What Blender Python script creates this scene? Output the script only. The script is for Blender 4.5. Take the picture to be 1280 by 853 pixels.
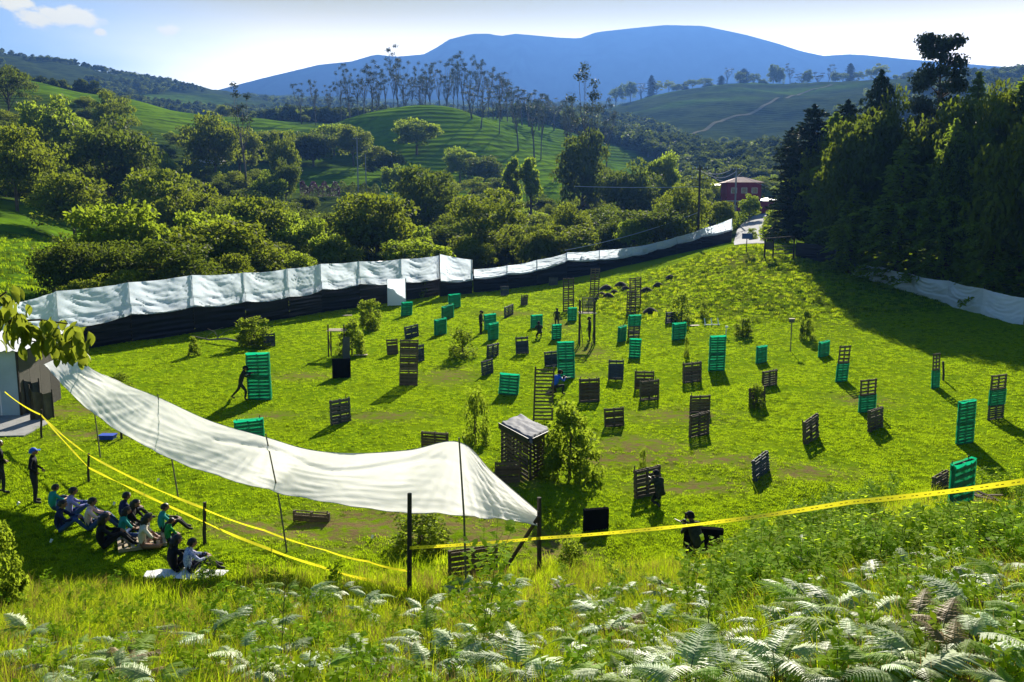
import bpy, bmesh, math, random
import numpy as np
from mathutils import Vector, Matrix, Euler, noise as mnoise
random.seed(7); rng = np.random.default_rng(7)
R = math.radians
for o in list(bpy.data.objects): bpy.data.objects.remove(o)
S = bpy.context.scene
COL = S.collection

# ------------------------------------------------------------------ camera
F = 1100.0; CX, CY = 640.0, 426.5; PITCH = math.atan(165.5/F); H = 9.7
cam_d = bpy.data.cameras.new('camera'); cam = bpy.data.objects.new('camera', cam_d); COL.objects.link(cam)
cam.location = (0, 0, H); cam.rotation_euler = (math.pi/2-PITCH, 0, 0)
cam_d.sensor_width = 36; cam_d.lens = 36*F/1280; cam_d.clip_start = 0.1; cam_d.clip_end = 30000
S.camera = cam

# ------------------------------------------------------------------ light
SUN_AZ, SUN_EL = R(10.0), R(25.0)      # azimuth right of straight ahead (+Y)
sd = Vector((math.sin(SUN_AZ)*math.cos(SUN_EL), math.cos(SUN_AZ)*math.cos(SUN_EL), math.sin(SUN_EL)))
sl = bpy.data.lights.new('sun', 'SUN'); sl.energy = 5.0; sl.angle = R(0.5); sl.color = (1.0, 0.93, 0.80)
sun = bpy.data.objects.new('sun', sl); COL.objects.link(sun); sun.rotation_euler = sd.to_track_quat('Z', 'Y').to_euler()
W = bpy.data.worlds.new('World'); S.world = W; W.use_nodes = True
wt = W.node_tree; wn = wt.nodes; wl = wt.links; wn.clear()
def N(tree, t, **kw):
    n = tree.nodes.new(t)
    for k, v in kw.items(): setattr(n, k, v)
    return n
wo = N(wt, 'ShaderNodeOutputWorld'); bg = N(wt, 'ShaderNodeBackground'); bg.inputs[1].default_value = 0.05
sky = N(wt, 'ShaderNodeTexSky', sky_type='NISHITA', sun_disc=False)
sky.sun_elevation = SUN_EL; sky.sun_rotation = SUN_AZ; sky.altitude = 1500; sky.air_density = 1.0; sky.dust_density = 1.0
tc = N(wt, 'ShaderNodeTexCoord')
def wmath(op, a, b=None, c=None, clamp=False):
    n = N(wt, 'ShaderNodeMath', operation=op, use_clamp=clamp)
    for i, v in enumerate((a, b, c)):
        if v is None: continue
        if isinstance(v, (int, float)): n.inputs[i].default_value = v
        else: wl.new(v, n.inputs[i])
    return n.outputs[0]
sep = N(wt, 'ShaderNodeSeparateXYZ'); wl.new(tc.outputs['Generated'], sep.inputs[0])
# thin veil of high cloud, thickest towards the sun, thinning to blue away from it
dt = N(wt, 'ShaderNodeVectorMath', operation='DOT_PRODUCT'); wl.new(tc.outputs['Generated'], dt.inputs[0])
va = Vector((math.sin(R(16)), math.cos(R(16)), 0.22)).normalized(); dt.inputs[1].default_value = va
mp = N(wt, 'ShaderNodeMapping'); mp.inputs['Scale'].default_value = (1.2, 1.2, 5); wl.new(tc.outputs['Generated'], mp.inputs[0])
nz = N(wt, 'ShaderNodeTexNoise'); nz.inputs['Scale'].default_value = 2.2; nz.inputs['Detail'].default_value = 7; wl.new(mp.outputs[0], nz.inputs['Vector'])
veil = N(wt, 'ShaderNodeMapRange', interpolation_type='SMOOTHSTEP')
wl.new(wmath('ADD', dt.outputs['Value'], wmath('MULTIPLY', wmath('SUBTRACT', nz.outputs[0], 0.5), 0.16)), veil.inputs[0])
veil.inputs[1].default_value = 0.68; veil.inputs[2].default_value = 0.93; veil.inputs[3].default_value = 0.0; veil.inputs[4].default_value = 0.99
# small cumulus scattered low over the left hills (noise of its own, broken into puffs)
def puff(px, py, rx, ry):
    d = Vector(((px-CX)/F, 1.0, 0)); e = math.atan((CY-py)/F)-PITCH
    az = math.atan((px-CX)/F)
    a = wmath('ARCTAN2', sep.outputs[0], sep.outputs[1]); el = wmath('ARCSINE', sep.outputs[2])
    u = wmath('DIVIDE', wmath('SUBTRACT', a, az), rx/F); v = wmath('DIVIDE', wmath('SUBTRACT', el, e), ry/F)
    r = wmath('SQRT', wmath('ADD', wmath('MULTIPLY', u, u), wmath('MULTIPLY', v, v)))
    return wmath('SUBTRACT', 1.0, r, clamp=True)
pf = None
for p in ((12, 30, 60, 20), (45, 36, 30, 13), (68, 50, 30, 15), (108, 46, 48, 18), (134, 17, 13, 6), (-90, 45, 80, 20), (145, 60, 10, 6), (232, 52, 18, 12), (85, 42, 24, 10)):
    q = puff(*p); pf = q if pf is None else wmath('MAXIMUM', pf, q)
mp2 = N(wt, 'ShaderNodeMapping'); mp2.inputs['Scale'].default_value = (1, 1, 1.8); wl.new(tc.outputs['Generated'], mp2.inputs[0])
nz2 = N(wt, 'ShaderNodeTexNoise'); nz2.inputs['Scale'].default_value = 38; nz2.inputs['Detail'].default_value = 8; nz2.inputs['Roughness'].default_value = 0.62
wl.new(mp2.outputs[0], nz2.inputs['Vector'])
cm = N(wt, 'ShaderNodeMapRange', interpolation_type='SMOOTHSTEP')
wl.new(wmath('ADD', wmath('MULTIPLY', pf, 0.9), wmath('MULTIPLY', wmath('SUBTRACT', nz2.outputs[0], 0.5), 1.5)), cm.inputs[0])
cm.inputs[1].default_value = 0.26; cm.inputs[2].default_value = 0.62
# broken small cloud over the rest of the sky, so that it goes on outside the frame
mix1 = N(wt, 'ShaderNodeMix', data_type='RGBA'); wl.new(veil.outputs[0], mix1.inputs[0]); 
hsv = N(wt, 'ShaderNodeHueSaturation'); hsv.inputs['Saturation'].default_value = 1.25; wl.new(sky.outputs[0], hsv.inputs['Color'])
wl.new(hsv.outputs[0], mix1.inputs[6])
# veil colour: whiter towards the horizon
lowm = N(wt, 'ShaderNodeMapRange', interpolation_type='SMOOTHSTEP'); wl.new(sep.outputs[2], lowm.inputs[0])
lowm.inputs[1].default_value = 0.13; lowm.inputs[2].default_value = 0.225
vc = N(wt, 'ShaderNodeMix', data_type='RGBA'); wl.new(lowm.outputs[0], vc.inputs[0])
vc.inputs[6].default_value = (20.0, 18.0, 14.5, 1); vc.inputs[7].default_value = (5.0, 4.1, .4, 1)
wl.new(vc.outputs[2], mix1.inputs[7])
mix2 = N(wt, 'ShaderNodeMix', data_type='RGBA'); wl.new(cm.outputs[0], mix2.inputs[0]); wl.new(mix1.outputs[2], mix2.inputs[6])
mix2.inputs[7].default_value = (9.5, 8.8, 6.0, 1)
wl.new(mix2.outputs[2], bg.inputs[0]); wl.new(bg.outputs[0], wo.inputs[0])
VS = S.view_settings; VS.view_transform = 'Standard'; VS.look = 'None'; VS.exposure = 1.72; VS.gamma = 1.0; VS.use_curve_mapping = False

# ------------------------------------------------------------------ geometry of the view
cp, sp_ = math.cos(PITCH), math.sin(PITCH)
def slope_of(py):                       # (z-H)/y of a point seen at picture row py
    t = (CY-py)/F
    return (t*cp-sp_)/(cp+t*sp_)
def a_of(px, s):                        # x/y of a point seen at column px whose slope is s
    return (px-CX)/F*(cp-s*sp_)
def pxy(x, y, z):
    d = y*cp-(z-H)*sp_
    return CX+F*x/d, CY-F*(y*sp_+(z-H)*cp)/d

# ------------------------------------------------------------------ terrain
# rings: depth -> [(column, value)], 'z' = metres, 'Y' = picture row of the ground there
RINGS = [
 (24, 'z', [(0, 0), (1280, 0)]),
 (60, 'z', [(-200, .8), (0, .3), (160, 0), (900, 0), (1100, .5), (1280, .8), (1500, 1.6)]),
 (72, 'z', [(-200, 1.8), (0, .8), (160, 0), (780, 0), (900, .5), (1000, 1.0), (1100, 1.2), (1280, 1.2), (1500, 3)]),
 (85, 'z', [(-200, 3.0), (0, 1.8), (160, .2), (480, 0), (700, 0), (800, .4), (900, 2.6), (1000, 3.3), (1100, 2.6), (1280, 2.6), (1500, 5)]),
 (105, 'z', [(-200, 5), (0, 3.0), (160, 0), (480, 0), (640, .2), (740, .8), (820, 2.2), (900, 5.0), (960, 5.6), (1010, 4.9), (1100, 4.8), (1280, 5), (1500, 7)]),
 (125, 'Y', [(-200, 290), (0, 300), (80, 318), (160, 342), (480, 345), (640, 340), (740, 333), (840, 318), (900, 306), (960, 296), (1010, 300), (1280, 305)]),
 (150, 'Y', [(-200, 265), (0, 268), (80, 300), (160, 335), (480, 345), (640, 338), (740, 330), (840, 310), (905, 290), (960, 276), (1010, 280), (1280, 280)]),
 (190, 'Y', [(-200, 235), (0, 240), (80, 265), (160, 300), (320, 305), (480, 310), (640, 315), (800, 312), (905, 275), (960, 262), (1010, 262), (1280, 250)]),
 (240, 'Y', [(-200, 215), (0, 215), (160, 250), (320, 255), (400, 250), (480, 258), (640, 265), (800, 280), (960, 262), (1120, 240), (1280, 220)]),
 (290, 'Y', [(-200, 180), (0, 180), (160, 215), (320, 232), (400, 230), (480, 232), (560, 240), (640, 238), (700, 238), (800, 260), (960, 248), (1120, 225), (1280, 200)]),
 (340, 'Y', [(-200, 140), (0, 145), (80, 165), (160, 190), (240, 190), (320, 200), (430, 205), (480, 190), (540, 178), (600, 182), (660, 205), (720, 222), (800, 240), (960, 235), (1120, 200)]),
 (400, 'Y', [(-200, 110), (0, 112), (60, 116), (120, 135), (180, 160), (240, 178), (320, 178), (380, 170), (430, 150), (480, 136), (540, 128), (590, 136), (640, 160), (700, 190), (760, 205), (800, 215), (900, 215), (1120, 180)]),
 (480, 'Y', [(-200, 95), (0, 102), (60, 112), (120, 125), (165, 125), (250, 146), (320, 150), (380, 156), (430, 158), (480, 150), (540, 145), (590, 150), (640, 150), (700, 160), (760, 180), (840, 195), (900, 200), (1120, 160)]),
 (600, 'Y', [(-200, 105), (0, 112), (120, 135), (165, 140), (250, 150), (320, 160), (430, 160), (540, 152), (640, 150), (700, 152), (760, 165), (800, 175), (860, 180), (900, 178), (960, 180), (1120, 140), (1280, 130)]),
 (800, 'Y', [(-200, 112), (0, 118), (120, 132), (250, 150), (430, 155), (540, 155), (640, 150), (700, 148), (760, 150), (800, 140), (850, 130), (900, 128), (960, 122), (1030, 120), (1120, 108), (1280, 100)]),
 (950, 'Y', [(-200, 100), (0, 108), (120, 122), (250, 142), (430, 148), (540, 150), (640, 145), (700, 142), (760, 138), (800, 124), (850, 112), (900, 110), (1000, 107), (1100, 100), (1280, 95)]),
 (1100, 'Y', [(-200, 88), (0, 95), (120, 110), (250, 130), (430, 140), (640, 142), (760, 140), (900, 122), (1100, 115), (1280, 108)]),
 (1400, 'Y', [(-200, 58), (0, 68), (50, 75), (110, 88), (170, 99), (230, 106), (290, 116), (350, 128), (430, 134), (640, 138), (760, 138), (850, 120), (1100, 118), (1280, 112)]),
 (1700, 'Y', [(-200, 70), (0, 78), (170, 106), (290, 122), (430, 130), (640, 138), (900, 130), (1280, 120)]),
 (2400, 'Y', [(-200, 120), (250, 120), (640, 130), (1280, 125)]),
 (3400, 'Y', [(-200, 150), (640, 150), (1280, 150)]),
]
AC = np.linspace(-1.6, 1.6, 257)
RY = np.array([r[0] for r in RINGS], float)
RZ = np.zeros((len(RINGS), len(AC)))
for i, (y, k, pts) in enumerate(RINGS):
    aa, zz = [], []
    for px, v in pts:
        s = slope_of(v) if k == 'Y' else (v-H)/y
        aa.append(a_of(px, s)); zz.append(H+s*y)
    row = np.interp(AC, aa, zz)
    ker = np.hanning(9); ker /= ker.sum()
    RZ[i] = np.convolve(np.pad(row, 4, mode='edge'), ker, mode='valid') if y > 50 else row
# pchip tangents along depth
h_ = np.diff(RY)[:, None]; dl = np.diff(RZ, axis=0)/h_
TG = np.zeros_like(RZ)
w1 = 2*h_[1:]+h_[:-1]; w2 = h_[1:]+2*h_[:-1]
with np.errstate(divide='ignore', invalid='ignore'):
    hm = (w1+w2)/(w1/dl[:-1]+w2/dl[1:])
TG[1:-1] = np.where(dl[:-1]*dl[1:] > 0, hm, 0)
def sstep(a, b, v):
    t = np.clip((v-a)/(b-a), 0, 1); return t*t*(3-2*t)
def ground(x, y):
    x = np.asarray(x, float); y = np.asarray(y, float)
    yc = np.clip(y, RY[0], RY[-1]-1e-3)
    a = np.clip(x/np.maximum(yc, 24), -1.59, 1.59)
    i = np.clip(np.searchsorted(RY, yc, side='right')-1, 0, len(RY)-2)
    ja = (a+1.6)/3.2*256; j = np.clip(ja.astype(int), 0, 255); f = ja-j
    g = lambda A, ii: A[ii, j]*(1-f)+A[ii, j+1]*f
    hh = RY[i+1]-RY[i]; t = (yc-RY[i])/hh
    z = (1+2*t)*(1-t)**2*g(RZ, i)+t*(1-t)**2*hh*g(TG, i)+t*t*(3-2*t)*g(RZ, i+1)+t*t*(t-1)*hh*g(TG, i+1)
    # near hillside the camera stands on
    q = np.clip(x/np.maximum(y, 6.0), -.9, .9)
    L = 23.3+6.5*sstep(.12, .55, q)-1.3*sstep(.1, .6, -q)
    z = z+np.where(y < L, 8.1*np.maximum(1-y/L, 0)**1.22, 0)
    # gentle unevenness
    w = sstep(20, 60, y)
    z = z+.05*np.sin(x*.55+1.3+1.7*np.sin(y*.21))*np.sin(y*.43+1.3*np.sin(x*.17))+.025*np.sin(x*1.3+2*np.sin(y*.6))*np.sin(y*1.1+x*.3)+(1-w)*.05*np.sin(x*2.1+1.5*np.sin(y))*np.sin(y*1.7+.5)
    far = sstep(230, 600, y)
    z = z+far*(1.5*np.sin(x*.043+1.5*np.sin(y*.02))*np.sin(y*.031+1.2*np.sin(x*.027))+2.2*np.sin(x*.021+y*.013)*np.sin(y*.017+.7)+1.3*np.sin(x*.061-y*.02)+.7*np.sin(x*.11+y*.09))
    return z
def gz(x, y): return float(ground(x, y))
def hit(px, py, lift=0.0):              # where the sight line through a pixel meets the ground
    s = slope_of(py); a = a_of(px, s)
    y = 4.0
    while y < 3000:
        if H+s*y <= gz(a*y, y)+lift:
            lo, hi = y/1.01-.05, y
            for _ in range(24):
                m = .5*(lo+hi)
                if H+s*m <= gz(a*m, m)+lift: hi = m
                else: lo = m
            return Vector((a*hi, hi, gz(a*hi, hi)+lift))
        y = y*1.01+.05
    return Vector((a*y, y, gz(a*y, y)))
def at(px, py, y):                      # the point at depth y seen at a pixel
    s = slope_of(py); return Vector((a_of(px, s)*y, y, H+s*y))
def ground_at(px, y):                   # ground point at depth y in column px
    s = -.1
    for _ in range(6):
        a = a_of(px, s); s = (gz(a*y, y)-H)/y
    return Vector((a*y, y, gz(a*y, y)))

# ------------------------------------------------------------------ mesh helpers
class MB:
    def __init__(s): s.v = []; s.f = []; s.m = []; s.n = 0
    def add(s, vs, fs, mi=0):
        b = len(s.v); s.v += [tuple(v) for v in vs]; s.f += [tuple(i+b for i in f) for f in fs]; s.m += [mi]*len(fs); return s
    def box(s, c, d, rz=0, mi=0, rot=None, taper=1.0):
        M = (rot.to_matrix() if rot else Matrix.Rotation(rz, 3, 'Z'))
        vs = []
        for z in (-.5, .5):
            k = 1.0 if z < 0 else taper
            for x, y in ((-.5, -.5), (.5, -.5), (.5, .5), (-.5, .5)):
                vs.append(Vector(c)+M@Vector((x*d[0]*k, y*d[1]*k, z*d[2])))
        return s.add(vs, [(3, 2, 1, 0), (4, 5, 6, 7), (0, 1, 5, 4), (1, 2, 6, 5), (2, 3, 7, 6), (3, 0, 4, 7)], mi)
    def tube(s, pts, rads, n=6, mi=0, cap=True):
        pts = [Vector(p) for p in pts]
        if isinstance(rads, (int, float)): rads = [rads]*len(pts)
        vs = []; fs = []
        for i, p in enumerate(pts):
            d = (pts[min(i+1, len(pts)-1)]-pts[max(i-1, 0)]).normalized()
            u = d.orthogonal().normalized() if abs(d.z) > .95 else d.cross(Vector((0, 0, 1))).normalized()
            w = d.cross(u)
            for k in range(n):
                t = 2*math.pi*k/n; vs.append(p+(u*math.cos(t)+w*math.sin(t))*rads[i])
        for i in range(len(pts)-1):
            for k in range(n):
                a = i*n+k; b = i*n+(k+1) % n; fs.append((a, b, b+n, a+n))
        if cap: fs += [tuple(range(n))[::-1], tuple(range((len(pts)-1)*n, len(pts)*n))]
        return s.add(vs, fs, mi)
    def mesh(s, name, mats, smooth=False):
        me = bpy.data.meshes.new(name); me.from_pydata(s.v, [], s.f)
        for m in (mats if isinstance(mats, (list, tuple)) else [mats]): me.materials.append(m)
        if any(s.m): me.polygons.foreach_set('material_index', s.m)
        if smooth: me.polygons.foreach_set('use_smooth', [True]*len(s.f))
        me.update(); return me
def quick(name, V, Fq, mats, smooth=False, mi=None):
    """mesh from numpy arrays: V (n,3), Fq (m,3|4)"""
    me = bpy.data.meshes.new(name); V = np.asarray(V, 'f'); Fq = np.asarray(Fq, 'i'); k = Fq.shape[1]
    me.vertices.add(len(V)); me.vertices.foreach_set('co', V.ravel())
    me.loops.add(Fq.size); me.loops.foreach_set('vertex_index', Fq.ravel())
    me.polygons.add(len(Fq)); me.polygons.foreach_set('loop_start', np.arange(0, Fq.size, k, dtype='i'))
    if smooth: me.polygons.foreach_set('use_smooth', np.ones(len(Fq), bool))
    for m in (mats if isinstance(mats, (list, tuple)) else [mats]): me.materials.append(m)
    if mi is not None: me.polygons.foreach_set('material_index', np.asarray(mi, 'i'))
    me.update(calc_edges=True); me.validate(); return me
def link(name, data, parent=None, loc=None, rot=None, scale=None):
    o = bpy.data.objects.new(name, data); COL.objects.link(o)
    if parent is not None: o.parent = parent
    if loc is not None: o.location = loc
    if rot is not None: o.rotation_euler = rot
    if scale is not None: o.scale = scale if hasattr(scale, '__len__') else (scale,)*3
    return o
def thing(name, label, cat, loc=(0, 0, 0), rz=0, group=None, data=None):
    o = link(name, data, None, loc, (0, 0, rz)); o['label'] = label; o['category'] = cat
    if group: o['group'] = group
    return o
def struct(name, data, kind='structure', label=None):
    o = link(name, data); o['kind'] = kind
    if label: o['label'] = label
    return o
def copy_tree(o, parent=None):
    c = o.copy(); COL.objects.link(c)
    if parent is not None: c.parent = parent
    for ch in o.children: copy_tree(ch, c)
    return c

# ------------------------------------------------------------------ materials
def mat(name, col, rough=.8, spec=.3, bump=0, bscale=20, var=0, vscale=3, trans=0, tcol=None, orand=0, col2=None, metallic=0, stretch=None):
    m = bpy.data.materials.new(name); m.use_nodes = True; t = m.node_tree; n = t.nodes; n.clear(); L = t.links
    out = n.new('ShaderNodeOutputMaterial'); b = n.new('ShaderNodeBsdfPrincipled')
    b.inputs['Roughness'].default_value = rough; b.inputs['Specular IOR Level'].default_value = spec; b.inputs['Metallic'].default_value = metallic
    c = n.new('ShaderNodeRGB'); c.outputs[0].default_value = (*col, 1); cs = c.outputs[0]
    co = n.new('ShaderNodeTexCoord'); vec = co.outputs['Object']
    if stretch:
        ma = n.new('ShaderNodeMapping'); ma.inputs['Scale'].default_value = stretch; L.new(vec, ma.inputs[0]); vec = ma.outputs[0]
    if var or col2:
        z = n.new('ShaderNodeTexNoise'); z.inputs['Scale'].default_value = vscale; z.inputs['Detail'].default_value = 5; L.new(vec, z.inputs['Vector'])
        mr = n.new('ShaderNodeMapRange'); mr.inputs[1].default_value = .3; mr.inputs[2].default_value = .7; L.new(z.outputs[0], mr.inputs[0])
        mx = n.new('ShaderNodeMix'); mx.data_type = 'RGBA'; L.new(mr.outputs[0], mx.inputs[0]); L.new(cs, mx.inputs[6])
        mx.inputs[7].default_value = (*(col2 if col2 else [x*(1-var) for x in col]), 1); cs = mx.outputs[2]
    if orand:
        oi = n.new('ShaderNodeObjectInfo'); mr = n.new('ShaderNodeMapRange'); L.new(oi.outputs['Random'], mr.inputs[0])
        mr.inputs[3].default_value = 1-orand; mr.inputs[4].default_value = 1+orand
        hs = n.new('ShaderNodeHueSaturation'); L.new(cs, hs.inputs['Color']); L.new(mr.outputs[0], hs.inputs['Value'])
        m3 = n.new('ShaderNodeMath'); m3.operation = 'MULTIPLY'; m3.inputs[1].default_value = 7.31; L.new(oi.outputs['Random'], m3.inputs[0])
        m4 = n.new('ShaderNodeMath'); m4.operation = 'FRACT'; L.new(m3.outputs[0], m4.inputs[0])
        m5 = n.new('ShaderNodeMapRange'); L.new(m4.outputs[0], m5.inputs[0]); m5.inputs[3].default_value = .5-orand*.07; m5.inputs[4].default_value = .5+orand*.07
        L.new(m5.outputs[0], hs.inputs['Hue']); cs = hs.outputs[0]
    L.new(cs, b.inputs['Base Color'])
    if bump:
        z = n.new('ShaderNodeTexNoise'); z.inputs['Scale'].default_value = bscale; z.inputs['Detail'].default_value = 4; L.new(vec, z.inputs['Vector'])
        bp = n.new('ShaderNodeBump'); bp.inputs['Strength'].default_value = bump; bp.inputs['Distance'].default_value = .05; L.new(z.outputs[0], bp.inputs['Height']); L.new(bp.outputs[0], b.inputs['Normal'])
    if trans:
        tr = n.new('ShaderNodeBsdfTranslucent'); ms = n.new('ShaderNodeMixShader'); ms.inputs[0].default_value = trans
        if tcol: tr.inputs[0].default_value = (*tcol, 1)
        else: L.new(cs, tr.inputs[0])
        L.new(b.outputs[0], ms.inputs[1]); L.new(tr.outputs[0], ms.inputs[2]); L.new(ms.outputs[0], out.inputs[0])
    else: L.new(b.outputs[0], out.inputs[0])
    return m

# ground: grass, worn earth, hill pasture with cattle terraces
def ground_material():
    m = bpy.data.materials.new('grassland'); m.use_nodes = True; t = m.node_tree; n = t.nodes; n.clear(); L = t.links
    out = n.new('ShaderNodeOutputMaterial'); b = n.new('ShaderNodeBsdfPrincipled'); b.inputs['Roughness'].default_value = 1; b.inputs['Specular IOR Level'].default_value = 0
    g = n.new('ShaderNodeNewGeometry'); pos = g.outputs['Position']
    def noise(sc, det=5, rough=.55, vec=pos):
        z = n.new('ShaderNodeTexNoise'); z.inputs['Scale'].default_value = sc; z.inputs['Detail'].default_value = det; z.inputs['Roughness'].default_value = rough; L.new(vec, z.inputs['Vector']); return z.outputs[0]
    def mr(v, a, b_, c=0, d=1):
        z = n.new('ShaderNodeMapRange'); z.interpolation_type = 'SMOOTHSTEP'; L.new(v, z.inputs[0]); z.inputs[1].default_value = a; z.inputs[2].default_value = b_; z.inputs[3].default_value = c; z.inputs[4].default_value = d; return z.outputs[0]
    def mix(f, a, b_):
        z = n.new('ShaderNodeMix'); z.data_type = 'RGBA'
        L.new(f, z.inputs[0])
        for i, v in ((6, a), (7, b_)):
            if isinstance(v, tuple): z.inputs[i].default_value = (*v, 1)
            else: L.new(v, z.inputs[i])
        return z.outputs[2]
    def mul(a, b_):
        z = n.new('ShaderNodeMath'); z.operation = 'MULTIPLY'
        for i, v in ((0, a), (1, b_)):
            if isinstance(v, (int, float)): z.inputs[i].default_value = v
            else: L.new(v, z.inputs[i])
        return z.outputs[0]
    sx = n.new('ShaderNodeSeparateXYZ'); L.new(pos, sx.inputs[0])
    lawn = mix(mr(noise(.35, 6), .35, .7), (.125, .21, .005), (.16, .235, .006))
    lawn = mix(mr(noise(3.5, 6, .7), .50, .72), lawn, (.085, .15, .006))
    dirt = n.new('ShaderNodeAttribute'); dirt.attribute_name = 'dirt'
    lawn = mix(mul(dirt.outputs['Fac'], mr(noise(2.2, 6, .7), .38, .62)), lawn, (.17, .12, .055))
    rough_ = n.new('ShaderNodeAttribute'); rough_.attribute_name = 'rough'
    lawn = mix(mul(rough_.outputs['Fac'], mr(noise(.6, 6, .7), .4, .62)), lawn, (.12, .135, .02))
    past = mix(mr(noise(.03, 7, .6), .35, .65), (.12, .215, .008), (.06, .13, .008))
    past = mix(mr(noise(.12, 7, .65), .5, .7), past, (.045, .085, .01))
    wv = n.new('ShaderNodeTexWave'); wv.wave_type = 'BANDS'; wv.bands_direction = 'Z'; wv.inputs['Scale'].default_value = .16; wv.inputs['Distortion'].default_value = 16; wv.inputs['Detail'].default_value = 4; wv.inputs['Detail Scale'].default_value = .12; L.new(pos, wv.inputs[0])
    past = mix(mul(mr(wv.outputs['Fac'], .6, .95, 0, .75), mr(noise(.035, 5, .6), .42, .6)), past, (.035, .06, .01))
    farm_ = n.new('ShaderNodeAttribute'); farm_.attribute_name = 'far'; farm = farm_.outputs['Fac']
    wood = mix(mr(noise(.05, 6, .7), .4, .6), (.025, .04, .012), (.045, .065, .015))  # woodland floor, and painted shade on the far plateau slopes
    fa = n.new('ShaderNodeAttribute'); fa.attribute_name = 'wood'
    past = mix(fa.outputs['Fac'], past, wood)
    L.new(mix(farm, lawn, past), b.inputs['Base Color'])
    bp = n.new('ShaderNodeBump'); bp.inputs['Strength'].default_value = 1.0; bp.inputs['Distance'].default_value = .09; L.new(noise(6, 8, .75), bp.inputs['Height'])
    bp2 = n.new('ShaderNodeBump'); bp2.inputs['Strength'].default_value = 1.0; bp2.inputs['Distance'].default_value = .35; L.new(mul(farm, wv.outputs['Fac']), bp2.inputs['Height']); L.new(bp.outputs[0], bp2.inputs['Normal'])
    L.new(bp2.outputs[0], b.inputs['Normal']); L.new(b.outputs[0], out.inputs[0])
    return m

ys = [-30.0]
while ys[-1] < 30: ys.append(ys[-1]+(.28 if ys[-1] > 4 else 1.2))
while ys[-1] < 3300: ys.append(ys[-1]*1.017)
ys = np.array(ys)
aq = np.concatenate([np.linspace(-1.9, -.66, 40)[:-1], np.linspace(-.66, .66, 440), np.linspace(.66, 1.9, 40)[1:]])
XX = aq[None, :]*(ys[:, None]*.97+30.); YY = np.repeat(ys[:, None], len(aq), 1)
XX = np.where(YY > 0, aq[None, :]*(YY+10*np.exp(-YY/60.)+0*YY+1), aq[None, :]*11.0*(1+(-YY)/6))
ZZ = ground(XX, YY)
nr, nc = XX.shape
idx = np.arange(nr*nc).reshape(nr, nc)
FQ = np.stack([idx[:-1, :-1], idx[:-1, 1:], idx[1:, 1:], idx[1:, :-1]], -1).reshape(-1, 4)
gme = quick('ground', np.stack([XX, YY, ZZ], -1).reshape(-1, 3), FQ, ground_material(), smooth=True)
# picture-free masks in ground coordinates
gx, gy = XX.ravel(), YY.ravel()
def blob(cx, cy, rx, ry): return np.exp(-(((gx-cx)/rx)**2+((gy-cy)/ry)**2))
def attr(name, v):
    a = gme.attributes.new(name, 'FLOAT', 'POINT'); a.data.foreach_set('value', np.clip(v, 0, 1).astype('f'))
DIRT = [(640, 392, 3, 2), (560, 470, 1.6, 2.5), (850, 520, 2.5, 1.6), (1010, 590, 2.0, 1.2), (735, 440, 1.6, 4), (480, 520, 2, 1), (760, 575, 3, 1.2), (380, 470, 2, 1.4), (870, 610, 2.4, 1), (1080, 500, 1.5, 1.5), (700, 408, 1, 5), (330, 520, 1.5, .8), (90, 515, 2.0, 1.6), (460, 655, 2.2, 2.2), (620, 668, 2.0, 1.4), (700, 690, 1.2, 1.0), (800, 555, 2.5, 1.4), (120, 545, 2, 1), (420, 660, 2, 1), (560, 660, 1.5, 1.2), (900, 575, 2, 1), (930, 325, 4, 5), (300, 660, 1.5, .8), (720, 470, 1.5, 1), (640, 600, 1.5, 1)]
dv = 0; DP = []
for px, py, a, b_ in DIRT:
    p = hit(px, py); dv = dv+blob(p.x, p.y, a, b_); DP.append((p.x, p.y, a, b_))
attr('dirt', dv)
kp = ground_at(950, 88); attr('rough', blob(kp.x, kp.y, 17, 19)*1.3)
apx = CX+F*gx/np.maximum(gy, 5)/cp
fl_ = np.interp(apx, [-200, 20, 165, 307, 450, 550, 700, 800, 915, 1000, 1060, 1280], [50, 56, 64, 76, 92, 104, 112, 117, 122, 112, 95, 74])
wd = sstep(2, 12, gy-fl_)
wd = wd*(1-np.clip(blob(*ground_at(30, 150).xy, 22, 60)+blob(*ground_at(415, 290).xy, 32, 22)+blob(*ground_at(20, 100).xy, 16, 26)*1.8+blob(*ground_at(10, 130).xy, 22, 30)*1.5+blob(*ground_at(540, 395).xy, 60, 75)*1.6+blob(*ground_at(60, 440).xy, 60, 60)+blob(*ground_at(290, 440).xy, 40, 50)+blob(*ground_at(205, 480).xy, 50, 40)
     +blob(*ground_at(690, 350).xy, 42, 90)*1.4+blob(*ground_at(700, 560).xy, 60, 120)+blob(*ground_at(960, 960).xy, 260, 26)*1.0+blob(*ground_at(1000, 860).xy, 70, 16)*.8+blob(*ground_at(880, 800).xy, 50, 14)*.7+blob(*ground_at(230, 1100).xy, 60, 90)*.8+blob(*ground_at(350, 1000).xy, 60, 90)*.5, 0, 1))  # plateau slopes keep the dark tone as shade, thin strips stay bright as sunlit
attr('wood', wd); attr('far', sstep(0, 14, gy-fl_))
go = struct('ground', gme)

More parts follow.
